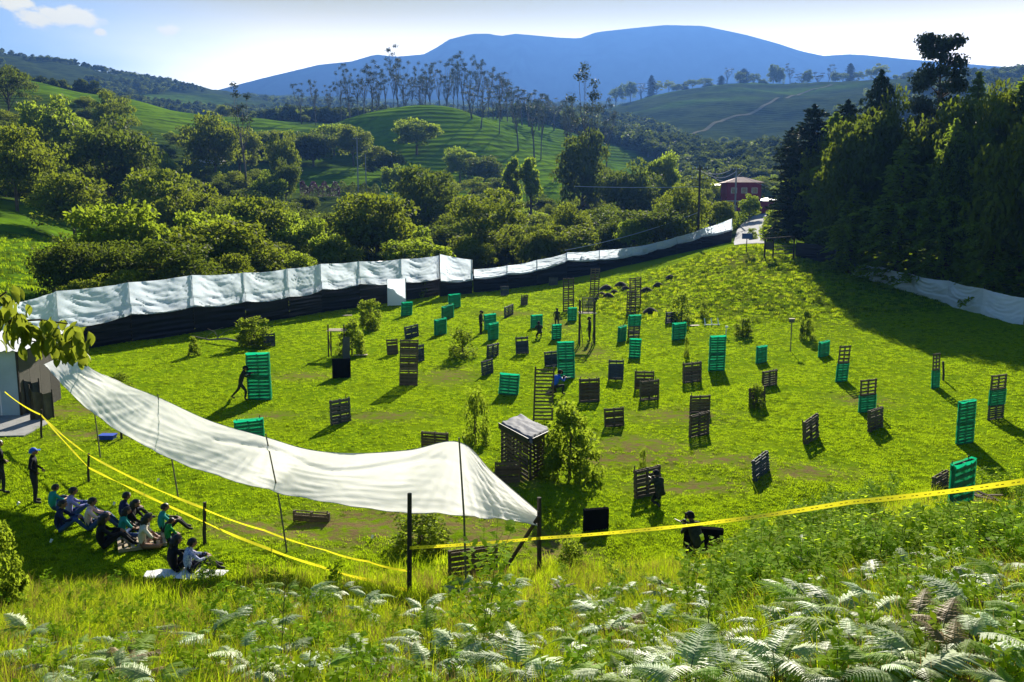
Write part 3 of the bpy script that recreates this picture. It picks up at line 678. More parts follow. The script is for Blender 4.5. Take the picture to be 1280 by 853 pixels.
scatter('lawn_grass', np.stack([xx, yy, ground(xx, yy)], 1), rng.uniform(.45, .95, n)*(1+sstep(35, 100, yy)*.7), rng.uniform(0, 6.28, n), lawn_t)
# rough patches: knoll, foot of the slope, dark clover clumps
rough_t = [tuft(22, .3, .25, .03, M['grass_tall'], .8), tuft(22, .25, .3, .035, M['grass'], .9), tuft(18, .34, .2, .025, M['straw'], .7)]
th = rng.uniform(0, 6.28, 3600); rr = np.sqrt(rng.random(3600)); kx = kp.x+np.cos(th)*rr*19; ky = kp.y+np.sin(th)*rr*18
scatter('rough_grass', np.stack([kx, ky, ground(kx, ky)], 1), rng.uniform(.35, 1.05, 3600), rng.uniform(0, 6.28, 3600), [rough_t[0], rough_t[1], tuft(22, .3, .3, .04, M['grass_dark'], .9), tuft(26, .22, .35, .05, M['grass_dark'], .9)])
bx = rng.uniform(-75, -38, 2600); by_ = rng.uniform(74, 150, 2600)
scatter('bank_grass', np.stack([bx, by_, ground(bx, by_)], 1), rng.uniform(.6, 1.8, 2600), rng.uniform(0, 6.28, 2600), [rough_t[1], tuft(22, .3, .3, .04, M['grass_dark'], .9), tuft(24, .22, .3, .04, M['grass'], .9)])
# near slope
slope_t = [tuft(26, .42, .2, .012, M['grass_tall'], .8), tuft(24, .36, .22, .014, M['grass'], .9), tuft(22, .5, .18, .008, M['straw'], .6), tuft(26, .3, .22, .016, M['grass'], 1.0)]
def slope_points(n):
    X = []; Y = []
    while sum(map(len, X)) < n:
        y = rng.uniform(5.5, 30, n); px = rng.uniform(-60, 1340, n); x = (px-CX)/F*y
        q = x/np.maximum(y, 6); L = 23.3+6.5*sstep(.12, .55, q)-1.3*sstep(.1, .6, -q)
        k = rng.random(n) < np.clip((L-.5-y)/3.0, 0, 1)*np.clip(y/14, .3, 1)
        X.append(x[k]); Y.append(y[k])
    return np.concatenate(X)[:n], np.concatenate(Y)[:n]
xx, yy = slope_points(24000)
def low_zone(x, y):          # trodden, shorter growth round the pallets at the foot of the slope
    r = np.zeros(len(x))
    for q, rad in ((hit(591, 726), 1.9), (hit(1200, 641), 1.9), (hit(1178, 614), 1.2), (hit(878, 690), 1.0), (hit(512, 744), 1.3), (hit(455, 722), 1.6), (hit(236, 720), 1.4)):
        for f in (1.0, .95, .9, .85, .8): r = np.maximum(r, np.exp(-(((x-q.x*f)**2+(y-q.y*f)**2)/rad**2)**2))
    return r
lz = low_zone(xx, yy); k = rng.random(len(xx)) > lz*.75; xx, yy = xx[k], yy[k]
scatter('slope_grass', np.stack([xx, yy, ground(xx, yy)], 1), rng.uniform(.5, 1.15, len(xx)), rng.uniform(0, 6.28, len(xx)), slope_t, rng.uniform(-.2, .2, len(xx)))
def weed_mesh(h, nl, ls, m=None, spread=.3, name='weed', br=6):
    mb = MB(); lean = (random.uniform(-.12, .12), random.uniform(-.12, .12))
    mb.tube([(0, 0, -.05), (lean[0]*.5*h, lean[1]*.5*h, h*.5), (lean[0]*h, lean[1]*h, h)], [.007, .005, .002], 3, 1)
    ax = [(Vector((0, 0, .1*h)), Vector((lean[0]*h, lean[1]*h, h)))]
    for i in range(br):
        t = .15+.6*i/max(1, br); az = i*2.4+random.random(); p = Vector((lean[0]*h*t, lean[1]*h*t, h*t)); q = p+Vector((math.cos(az)*spread*h*(1.1-t), math.sin(az)*spread*h*(1.1-t), h*.32))
        ax.append((p, q)); mb.tube([p, q], [.004, .002], 3, 1)
    for j in range(nl):
        p, q = ax[j % len(ax)]; t = random.random()**.7; c = p.lerp(q, .1+.9*t); az = random.random()*6.28; s = ls*random.uniform(.55, 1.15)
        dx, dy = math.cos(az), math.sin(az); u = Vector((-dy, dx, random.uniform(-.4, .4)))*s*.27; d = Vector((dx*s, dy*s, s*random.uniform(-.5, .6)))
        mb.add([c, c+d*.5+u, c+d, c+d*.5-u], [(0, 1, 2, 3)], 0)
    return mb.mesh(name, [m or M['weed'], M['stem']])
weeds = [weed_mesh(.55, 90, .085), weed_mesh(.42, 80, .08), weed_mesh(.62, 110, .09), weed_mesh(.48, 100, .065)]
xx, yy = slope_points(9000); pp = CX+F*xx/yy
k = rng.random(len(xx)) < np.where(pp > 900, np.where(yy < 13, .22, .7), np.where((pp > 380) & (pp < 640) & (yy > 14), .45, .12))
xx, yy = xx[k], yy[k]; k = low_zone(xx, yy) < .25; xx, yy = xx[k], yy[k]
scatter('undergrowth', np.stack([xx, yy, ground(xx, yy)], 1), rng.uniform(.6, 1.3, len(xx))*(1+.45*((CX+F*xx/yy > 900) & (yy > 12))), rng.uniform(0, 6.28, len(xx)), weeds, rng.uniform(-.15, .15, len(xx)))
# far woods that read as one mass
def blobtree(m):
    P = np.concatenate([ell(26, (rng.normal()*1.6, rng.normal()*1.6, 4+rng.random()*4), (2.2, 2.2, 1.7), .5) for _ in range(9)])
    V, Fq = leaf_quads(P, .75, .3); return quick('far_crown', V, Fq, m)
M['leaf_far'] = mat('leaf_far', (.045, .065, .014), .8, 0, trans=.3, tcol=(.09, .12, .014))
fm = [blobtree(M['leaf_far']), blobtree(M['leaf_dark']), blobtree(M['leaf_far'])]
xs_, ys_ = [], []
for _ in range(3):
    y = np.exp(rng.uniform(math.log(330), math.log(1650), 26000)); px = rng.uniform(-150, 1430, 26000); x = (px-CX)/F*y
    nn = np.array([mnoise.noise(Vector((a*.009, b*.006, 5.0))) for a, b in zip(x, y)])
    keep = (nn > .05+.12*((px > 740) & (y > 700))) & (rng.random(26000) < .5)
    # open pastures stay open
    for (cx_, cy_, rx, ry) in ((*ground_at(540, 400).xy, 62, 85), (*ground_at(60, 440).xy, 60, 70), (*ground_at(205, 480).xy, 50, 45), (*ground_at(690, 380).xy, 60, 110), (*ground_at(900, 880).xy, 190, 150), (*ground_at(290, 440).xy, 40, 60)):
        keep &= (((x-cx_)/rx)**2+((y-cy_)/ry)**2) > 1
    xs_.append(x[keep]); ys_.append(y[keep])
xx = np.concatenate(xs_)[:15000]; yy = np.concatenate(ys_)[:15000]
scatter('distant_woodland', np.stack([xx, yy, ground(xx, yy)-.8], 1), rng.uniform(.5, 1.15, len(xx)), rng.uniform(0, 6.28, len(xx)), fm)

# ------------------------------------------------------------------ ferns of the near slope
def frond_mesh(L_, seed, m):
    r = random.Random(seed); mb = MB(); n = 20; c0 = r.uniform(.25, .5); c1 = r.uniform(.30, .62); sw = r.uniform(-.12, .12)
    def axis(t): return Vector((t*L_, sw*L_*t*t, L_*(c0*t-c1*t*t)))
    mb.tube([axis(i/6) for i in range(7)], [.005*(1-.12*i) for i in range(7)], 3, 1)
    for i in range(n):
        t = .10+.88*i/n; p = axis(t); ll = L_*.40*min(1, (t+.05)/.25)**.8*(1.03-t)**.9
        for sd_ in (-1, 1):
            l = ll*r.uniform(.8, 1.12); d = Vector((.45+.25*t+r.uniform(-.08, .08), sd_, r.uniform(-.28, .02))).normalized(); q = Vector((1, -d.x*sd_*.6, .15)).normalized(); k = 6; vs = []
            for j in range(k+1):
                u = j/k; w = l*(.115*(1-u)**.7+.012)*(1.25 if j % 2 else .62); c = p+d*l*u+Vector((.05*l*u*u, 0, -.22*l*u*u))
                vs += [c-q*w, c+Vector((0, 0, w*.25)), c+q*w]
            fs = []
            for j in range(k): fs += [(3*j, 3*j+1, 3*j+4, 3*j+3), (3*j+1, 3*j+2, 3*j+5, 3*j+4)]
            mb.add(vs, fs, 0)
    return mb.mesh('frond', [m, M['stem']])
M['fern_lime'] = mat('fern_lime', (.22, .33, .04), .6, .1, trans=.5, tcol=(.42, .60, .04), orand=.3)
FR = [frond_mesh(L0, i_, M['fern' if i_ not in (1, 4) else 'fern_lime']) for i_, L0 in enumerate((.50, .52, .42, .56, .38))]
FRB = [frond_mesh(.36, 4, M['fern_brown'])]
FZ = [(560, 900, 722, 900, 74, 'in the pale fern bank in front of the fence posts'), (880, 1290, 728, 905, 74, 'in the pale fern bank at the lower right'), (20, 430, 790, 905, 40, 'in the grass at the lower left'), (380, 560, 745, 880, 18, 'beneath the left fence post'), (1000, 1290, 690, 740, 14, 'among the leafy weeds on the right'), (300, 420, 735, 765, 8, 'at the edge of the lawn below the seated crowd')]
LMK = [(0, 'the left-edge bush'), (90, 'the shaded crowd'), (175, 'the woman in cream'), (240, 'the blue print shirt'), (300, 'the post by the crowd'), (370, 'the third canopy pole'), (430, 'the left weed by the post'), (512, 'the tall dark post'), (580, 'the widest brown pallet'), (640, 'the slanting brace'), (690, 'the braced post'), (745, 'the black wrapped pallet'), (800, 'the player behind the pallet'), (868, 'the hidden player'), (940, 'the steeply leaning pallet'), (1005, 'the low sunken pallet'), (1080, 'the yellowish stalks'), (1140, 'the green lattice pallets'), (1195, 'the tilted green pallet'), (1265, 'the right end of the tape')]
for (x0, x1, y0, y1, n_, where) in FZ:
    for i in range(n_):
        p = hit(random.uniform(x0, x1), y0+(y1-y0)*random.random()**.9+16)
        brown = random.random() < .05
        qx, qy = pxy(p.x, p.y, p.z+.3); lm_ = min(LMK, key=lambda a: abs(a[0]-qx))[1]; row = 'highest up the bank' if qy < 745 else 'half way down the slope' if qy < 800 else 'lowest on the slope'
        f = thing('fern', f'{"brown withered" if brown else "pale green"} fern {row}, straight below {lm_}', 'fern', p, random.uniform(0, 6.28), f'{"brown" if brown else "pale"} ferns {row} below {lm_}')
        sc = random.uniform(.6, 1.05); f.scale = (sc,)*3
        nf = random.randint(6, 9)
        mb = MB(); 
        for k_ in range(nf):
            az = 6.28*k_/nf+random.uniform(-.4, .4); st = random.uniform(.26, .56)
            link('frond', random.choice(FRB if brown else FR), f, (math.cos(az)*.05, math.sin(az)*.05, st), (random.uniform(-.25, .25), random.uniform(-.35, .15), az), random.uniform(.65, 1.2))
            mb.tube([(0, 0, -.05), (math.cos(az)*.03, math.sin(az)*.03, st*.6), (math.cos(az)*.06, math.sin(az)*.06, st)], .005, 3)
        link('stalks', mb.mesh('stalks', M['stem']), f)
# ------------------------------------------------------------------ built things: materials
M['white_sheet'] = mat('white_plastic_sheet', (.84, .87, .90), .4, .3, trans=.5, tcol=(.80, .89, 1.0))
M['canopy'] = mat('white_canopy_cloth', (.78, .78, .77), .8, .05, trans=.38, tcol=(.74, .74, .73), bump=.15, bscale=3)
M['black_sheet'] = mat('black_plastic_sheet', (.010, .010, .018), .5, .25, var=.3, vscale=2)
M['post_dark'] = mat('dark_timber_post', (.055, .045, .035), .9, .2, bump=.5, bscale=12, var=.4, vscale=5)
M['pole_grey'] = mat('bamboo_pole', (.16, .15, .10), .8, .2, var=.4, vscale=4)
M['wood'] = mat('weathered_wood', (.155, .115, .07), .85, .2, bump=.5, bscale=25, var=.45, vscale=6, orand=.3, stretch=(1, 8, 8))
M['wood_grey'] = mat('grey_wood', (.13, .12, .10), .85, .2, bump=.5, bscale=25, var=.45, vscale=6, orand=.3, stretch=(1, 8, 8))
M['wood_pale'] = mat('pale_wood', (.42, .34, .22), .8, .2, bump=.3, bscale=25, var=.25, vscale=6, orand=.1)
M['wood_blue'] = mat('dark_blue_grey_wood', (.06, .075, .10), .8, .3, bump=.4, bscale=25, var=.4, vscale=6, orand=.3)
M['tape'] = mat('yellow_tape', (.80, .72, .02), .4, .4, trans=.4, tcol=(.9, .8, .03))
M['tape_text'] = mat('black_print', (.02, .02, .02), .5, .3)
M['metal_wire'] = mat('wire', (.35, .36, .38), .5, .5)
M['concrete'] = mat('concrete', (.30, .30, .29), .9, .2, bump=.3, var=.3, vscale=1.5)
M['wall_white'] = mat('painted_wall', (.42, .47, .56), .8, .2, var=.2, vscale=1)
M['roof_white'] = mat('pale_roof_sheet', (.75, .76, .76), .5, .4, var=.2, vscale=1.5)
M['maroon'] = mat('maroon_wall', (.24, .035, .06), .8, .2, var=.3, vscale=.6)
M['rooftile'] = mat('dusty_roof_tiles', (.42, .24, .20), .85, .2, var=.35, vscale=1.2)
M['glass_dark'] = mat('dark_window', (.02, .025, .03), .15, .6)
M['cream'] = mat('cream_wall', (.62, .57, .46), .85, .2, var=.15)
M['road'] = mat('dusty_road', (.34, .34, .35), .95, .1, var=.3, vscale=.3, bump=.3, bscale=2)
M['blue'] = mat('blue_plastic', (.02, .06, .42), .4, .4)
M['red'] = mat('red_paint', (.5, .04, .03), .5, .4)
M['earth'] = mat('earth', (.06, .045, .03), .95, .1, bump=.8, bscale=10, var=.5, vscale=6)
M['card'] = mat('white_card', (.75, .75, .72), .7, .2)
def net_mat():
    m = bpy.data.materials.new('green_netting'); m.use_nodes = True; t = m.node_tree; n = t.nodes; n.clear(); L = t.links
    out = n.new('ShaderNodeOutputMaterial'); b = n.new('ShaderNodeBsdfPrincipled'); b.inputs['Roughness'].default_value = .45
    co = n.new('ShaderNodeTexCoord'); z = n.new('ShaderNodeTexNoise'); z.inputs['Scale'].default_value = 4; z.inputs['Detail'].default_value = 5; L.new(co.outputs['Object'], z.inputs['Vector'])
    r = n.new('ShaderNodeMapRange'); r.inputs[1].default_value = .35; r.inputs[2].default_value = .65; L.new(z.outputs[0], r.inputs[0])
    mx = n.new('ShaderNodeMix'); mx.data_type = 'RGBA'; L.new(r.outputs[0], mx.inputs[0]); mx.inputs[6].default_value = (.0, .17, .08, 1); mx.inputs[7].default_value = (.005, .34, .19, 1)
    L.new(mx.outputs[2], b.inputs['Base Color'])
    tr = n.new('ShaderNodeBsdfTranslucent'); tr.inputs[0].default_value = (.005, .55, .26, 1); tp = n.new('ShaderNodeBsdfTransparent')
    m1 = n.new('ShaderNodeMixShader'); m1.inputs[0].default_value = .5; L.new(b.outputs[0], m1.inputs[1]); L.new(tr.outputs[0], m1.inputs[2])
    m2 = n.new('ShaderNodeMixShader'); m2.inputs[0].default_value = .22; L.new(m1.outputs[0], m2.inputs[1]); L.new(tp.outputs[0], m2.inputs[2]); L.new(m2.outputs[0], out.inputs[0])
    return m
M['net'] = net_mat()
def zrow(p, py): return H+slope_of(py)*p.y          # height above p that is seen at row py
def quadgrid(name, fn, nu, nv, m):
    V = [fn(i/nu, j/nv) for j in range(nv+1) for i in range(nu+1)]
    idx = np.arange((nu+1)*(nv+1)).reshape(nv+1, nu+1)
    FQ = np.stack([idx[:-1, :-1], idx[:-1, 1:], idx[1:, 1:], idx[1:, :-1]], -1).reshape(-1, 4)
    return quick(name, V, FQ, m, smooth=True)

# ------------------------------------------------------------------ plastic sheet fences
def sheet_fence(st, label, white=True, black=True, seed=0, name='plastic_fence'):
    """st: (column, base row, seam row, top row)"""
    bs = [hit(s[0], s[1]) for s in st]
    root = thing(name, label, 'fence', bs[0])
    o0 = bs[0]
    for i, (s, b) in enumerate(zip(st, bs)):
        zt = zrow(b, s[3]); link('post', MB().tube([b-o0-Vector((0, 0, .3)), Vector((b.x, b.y, zt+.12))-o0], .05, 6).mesh('post', M['post_dark']), root)
    for i in range(len(st)-1):
        A, B = bs[i], bs[i+1]; n = Vector((B.y-A.y, -(B.x-A.x), 0)).normalized()
        if n.y > 0: n = -n
        def top(u, k, i=i, A=A, B=B):
            za, zb = zrow(A, st[i][k]), zrow(B, st[i+1][k])
            return za*(1-u)+zb*u
        ln = (B-A).length; sd_ = seed+i*3.7
        if white:
            def fw(u, v):
                p = A.lerp(B, u); zt = top(u, 3)-.16*math.sin(math.pi*u)*(.4+.6*abs(mnoise.noise(Vector((sd_, 0, 0))))); zm = top(u, 2)-.18*math.sin(math.pi*u)
                z = zm*(1-v)+zt*v; 
                w = mnoise.noise(Vector((u*ln*.35+sd_, v*2+u*1.5, 1)))*.16+abs(mnoise.noise(Vector((u*ln*.5+v*1.2, v*7+sd_+4*(u-.5)**2, 2))))*.12
                drape = abs(mnoise.noise(Vector((u*ln*.25, (v+1.6*u*(1-u))*11+sd_, 7))))*.28+abs(mnoise.noise(Vector((u*9+v*3, (v+1.2*u)*8+sd_, 17))))*.10
                bulge = .22*math.sin(math.pi*v)*math.sin(math.pi*u)
                q = p+n*(.07+(w+drape)*min(1, 5*u+.1, 5*(1-u)+.1)+bulge*.6+(.10 if v < .3 else 0)); return (q.x-o0.x, q.y-o0.y, z-o0.z)
            link('white_sheet', quadgrid('white_sheet', fw, 34, 24, M['white_sheet']), root)
        if black:
            def fb(u, v):
                p = A.lerp(B, u); zb_ = gz(p.x, p.y)-.05; zt = top(u, 2)+.25 if white else top(u, 3)
                z = zb_*(1-v)+zt*v; w = abs(mnoise.noise(Vector((u*ln*.12+sd_, z*5, 3))))*.25
                q = p+n*(.0+w-.02); return (q.x-o0.x, q.y-o0.y, z-o0.z)
            link('black_sheet', quadgrid('black_sheet', fb, 16, 26, M['black_sheet']), root)
    return root
FENCE = [(-45, 462, 425, 392), (20, 449, 417, 379), (75, 440, 411, 364), (165, 427, 393, 353), (243, 416, 383, 344), (307, 407, 377, 341), (361, 398, 371, 336), (402, 391, 362, 330), (450, 384, 355, 327), (502, 376, 353, 324), (550, 369, 348, 319)]
sheet_fence(FENCE, 'tall long fence of white and black plastic sheet along the left side of the field')
sheet_fence([(550, 371, 352, 318), (590, 367, 350, 325)], 'short folded-over corner piece of white plastic between the two long fences', seed=40)
F2 = [(592, 366, 349, 337), (634, 362, 343, 332), (671, 357, 338, 325), (708, 349, 326, 316), (749, 341, 325, 313), (789, 331, 320, 309), (820, 324, 312, 303), (845, 318, 305, 296), (877, 311, 296, 286), (914, 303, 288, 273)]
sheet_fence(F2, 'white and black plastic sheet fence climbing to the road at the back of the field', seed=80)
sheet_fence([(995, 321, 0, 303), (1022, 327, 0, 306), (1050, 335, 0, 313)], 'short dark plastic screen beside the gate on the rise', white=False, seed=120, name='dark_plastic_screen')
sheet_fence([(1067, 343, 342, 329), (1102, 354, 353, 334), (1140, 366, 365, 343), (1185, 380, 379, 351), (1228, 393, 392, 361), (1282, 407, 406, 373), (1340, 424, 423, 386)], 'white plastic screen under the dark conifers at the right edge of the field', black=False, seed=160, name='white_plastic_screen')
# white sheet hung as a door on the black fence
pa, pb = hit(486, 382), hit(509, 381); pa = pa+Vector((0, -.9, 0)); pb = pb+Vector((0, -.9, 0))
zt_ = zrow(pa, 350)
dsh = thing('hanging_sheet', 'white plastic sheet hung like a door against the black fence', 'sheet', pa)
link('sheet', quadgrid('sheet', lambda u, v: ((pb.x-pa.x)*u, (pb.y-pa.y)*u-.05*mnoise.noise(Vector((u*4, v*5, 3)))-.06*abs(mnoise.noise(Vector((u*2, v*9, 9)))), .05+(zt_-pa.z)*v), 12, 18, M['white_sheet']), dsh)
mb = MB(); 
for q in (Vector((0, .08, 0)), pb-pa+Vector((0, .08, 0))): mb.tube([q-Vector((0, 0, .2)), q+Vector((0, 0, zt_-pa.z+.1))], .04, 5)
link('frame', mb.mesh('frame', M['post_dark']), dsh)

# ------------------------------------------------------------------ white canopy on poles
def canopy():
    poles = [((126, 572), (108, 456)), ((224, 622), (198, 497)), ((360, 690), (333, 547)), ((583, 742), (574, 553))]
    bp = [hit(*a) for a, _ in poles]
    tops = []
    for b, (_, t) in zip(bp, poles): tops.append(at(t[0], t[1], b.y))
    eb = hit(674, 722); e_up = at(673, 640, eb.y-.05); 
    U = [at(98, 428, bp[0].y+4.0), tops[0], at(150, 478, (bp[0].y*.55+bp[1].y*.45)), tops[1], at(262, 526, (bp[1].y+bp[2].y)/2), tops[2], at(385, 562, bp[2].y*.8+bp[3].y*.2), at(440, 567, bp[2].y*.55+bp[3].y*.45), at(510, 563, bp[2].y*.25+bp[3].y*.75), tops[3], at(618, 593, bp[3].y*.6+eb.y*.4), e_up]
    Lw = [(54, 456), (74, 478), (110, 512), (158, 546), (222, 578), (296, 603), (345, 616), (405, 628), (490, 641), (578, 645), (630, 651), (672, 657)]
    Lp = [at(px, py, u.y+(.55 if i < 9 else .35 if i < 11 else .0)) for i, ((px, py), u) in enumerate(zip(Lw, U))]
    Lp[0] = at(54, 456, U[0].y-3.0); Lp[1] = at(74, 478, U[1].y-.8)
    o0 = bp[1]
    root = thing('shade_canopy', 'long sagging white cloth canopy on thin poles in front of the seated crowd', 'canopy', o0)
    n = len(U)
    def spl(P, t):
        i = min(int(t), n-2); f = t-i; p0, p1, p2, p3 = P[max(i-1, 0)], P[i], P[i+1], P[min(i+2, n-1)]
        return .5*((2*p1)+(p2-p0)*f+(2*p0-5*p1+4*p2-p3)*f*f+(3*p1-p0-3*p2+p3)*f**3)
    def fn(u, v):
        t = u*(n-1); a = spl(U, t); b = spl(Lp, t)
        kink = min(abs(t-k) for k in (1, 3, 5, 9))
        p = a.lerp(b, v)
        # tucks radiating from each pole head, one long crease lower down
        kp_ = min((1, 3, 5, 9, 11), key=lambda k: abs(t-k)); dx_ = t-kp_; ph = math.atan2(v*1.3+.05, dx_*1.2); dist = math.hypot(dx_, v*1.3)
        w = mnoise.noise(Vector((t*.8, v*1.2, 4)))*.16
        w += abs(mnoise.noise(Vector((ph*5.5, dist*.7, kp_))))*.22*min(1, dist*1.6)*math.exp(-dist*.55)
        w += abs(mnoise.noise(Vector((t*1.1+v*.4, v*10+.6*math.sin(t*1.7), 9))))*.10*(.3+v)
        w += abs(mnoise.noise(Vector((t*5-v*6, v*2+t*.4, 31))))*.06
        crease = .16*math.exp(-((v-.30-.10*math.sin(t*2.1))/.05)**2)*(1 if 4.2 < t < 8.8 else .3)
        bag = .38*math.sin(math.pi*min(1, v*1.0))*min(1, kink*1.1)
        p = p+Vector((0, 1, -.12))*(w+bag-crease)*(1 if v > .02 else 0)
        if v == 1: p = p+Vector((0, 0, .05*mnoise.noise(Vector((t*2.5, 0, 0)))))
        return p-o0
    link('cloth', quadgrid('cloth', fn, 260, 44, M['canopy']), root)
    for b, t in zip(bp, tops):
        link('pole', MB().tube([b-o0-Vector((0, 0, .3)), (b+t)/2-o0+Vector((.03, 0, 0)), t-o0+Vector((0, -.06, .12))], [.028, .025, .02], 6).mesh('pole', M['pole_grey']), root)
    link('hem_cord', MB().tube([fn(i/150, 1)-Vector((0, .01, 0)) for i in range(151)], .008, 4).mesh('hem_cord', M['metal_wire']), root)
    link('ridge_cord', MB().tube([fn(i/150, 0) for i in range(151)], .008, 4).mesh('ridge_cord', M['metal_wire']), root)
canopy()

# ------------------------------------------------------------------ pallets
SL_V = MB().box((0, 0, 0), (1, .022, .118)).mesh('slat', M['wood']); SL_G = MB().box((0, 0, 0), (1, .022, .118)).mesh('slat', M['wood_grey']); SL_B = MB().box((0, 0, 0), (1, .022, .118)).mesh('slat', M['wood_blue']); SL_P = MB().box((0, 0, 0), (1, .022, .118)).mesh('slat', M['wood_pale'])
ST = {k: MB().box((0, 0, 0), (.05, .085, 1.2)).mesh('stringer', M[v]) for k, v in (('b', 'wood'), ('y', 'wood_grey'), ('d', 'wood_blue'), ('g', 'wood_grey'), ('l', 'wood'), ('p', 'wood_pale'), ('k', 'wood_blue'))}
SLM = {'b': SL_V, 'y': SL_G, 'd': SL_B, 'g': SL_G, 'l': SL_V, 'p': SL_P, 'k': SL_B}
def net_mesh(seed):
    def ring(u, v):          # closed wrap round a pallet 1.0 x .15, 1.2 high
        c = [(-.52, -.085), (.52, -.085), (.52, .085), (-.52, .085), (-.52, -.085)]
        L_ = [0, .43, .5, .93, 1.0]
        for i in range(4):
            if u <= L_[i+1]+1e-9: f = (u-L_[i])/(L_[i+1]-L_[i]); x = c[i][0]*(1-f)+c[i+1][0]*f; y = c[i][1]*(1-f)+c[i+1][1]*f; break
        sgn = -1 if y < 0 else 1
        z = .0+1.23*v
        # cloth lies on the slats and sinks between them, with slanting creases
        sink = .010*math.cos(z*2*math.pi/.172)+.03*mnoise.noise(Vector((x*3+seed, z*3, sgn)))+.014*abs(mnoise.noise(Vector((x*7+z*3, z*9+seed, sgn))))
        y += sgn*sink*min(1, (0.53-abs(x))*12) if abs(y) > .05 else 0
        x += .02*mnoise.noise(Vector((z*4, seed, 1)))*(1 if abs(x) > .5 else 0)
        return (x, y, z+.012*mnoise.noise(Vector((x*5, seed, 0))))
    return quadgrid('netting', ring, 44, 22, M['net'])
NETS = [net_mesh(s) for s in (1.3, 5.1, 9.7)]
TARP = MB().box((0, 0, .61), (1.05, .2, 1.22)).mesh('black_wrap', mat('black_felt', (.010, .010, .012), 1, 0, var=.3, vscale=6))
rows_f = [.06+.172*i for i in range(7)]
def pallet_parts(kind, par, z0=0, sub=False):
    """one upright pallet 1.0 x .13 x 1.2; pieces are children of par (or of its frame mesh when sub)"""
    if sub:
        mb = MB()
        for x in (-.475, 0, .475): mb.box((x, 0, .6), (.05, .085, 1.2))
        fr = link('pallet', mb.mesh('pallet', ST[kind].materials[0]), par, (0, 0, z0)); holder = fr; zb = 0
    else:
        for x in (-.475, 0, .475): link('stringer', ST[kind], par, (x, 0, z0+.6))
        holder = par; zb = z0
    rw = rows_f if kind != 'l' else [.08, .34, .60, .86, 1.12]
    for i, z in enumerate(rw):
        if kind in 'bdy' and random.random() < .1: continue
        link('slat', SLM[kind], holder, (random.uniform(-.008, .008), -.054, zb+z), (0, random.uniform(-.03, .03), 0))
    for z in ([.1, .32, .49, .66, .84, 1.1] if kind in 'bdy' else [.06, .60, 1.14] if kind != 'l' else [.1, 1.1]): link('slat', SLM[kind], holder, (0, .054, zb+z), (0, random.uniform(-.01, .01), 0))
    if kind == 'g': link('netting', random.choice(NETS), holder, (0, 0, zb))
    if kind == 'k': link('black_wrap', TARP, holder, (0, 0, zb))
def barricade(x0, x1, y0, y1, yt, pat, label, group=None, lean=0.0, thick=1.0):
    a, b = hit(x0, y0), hit(x1, y1); c = (a+b)/2; c.z = min(a.z, b.z)
    w = (b-a).length; h = max(.35, zrow(c, yt)-c.z); ang = math.atan2(b.y-a.y, b.x-a.x)
    nm = 'pallet_tower' if len(pat) > 1 else {'g': 'netted_pallet', 'k': 'wrapped_pallet'}.get(pat, 'wooden_pallet')
    t = thing(nm, label, 'pallet stack' if len(pat) > 1 else 'pallet', c, ang, group)
    t.rotation_euler = (lean+random.uniform(-.07, .05), random.uniform(-.045, .045), ang)
    t.scale = (w, thick*min(1.2, max(.8, w)), h/(1.2*len(pat)))
    for i, k in enumerate(pat): pallet_parts(k, t, 1.2*i, sub=len(pat) > 1)
    if len(pat) == 1:          # stakes that hold it up
        for x in random.sample([-.4, .4], 1 if h < 1 else 2): link('stake', MB().tube([(0, 0, -.2), (0, 0, 1.22+random.choice([0, .05, .12]))], .018, 5).mesh('stake', M['post_dark']), t, (x, .1, 0))
    return t
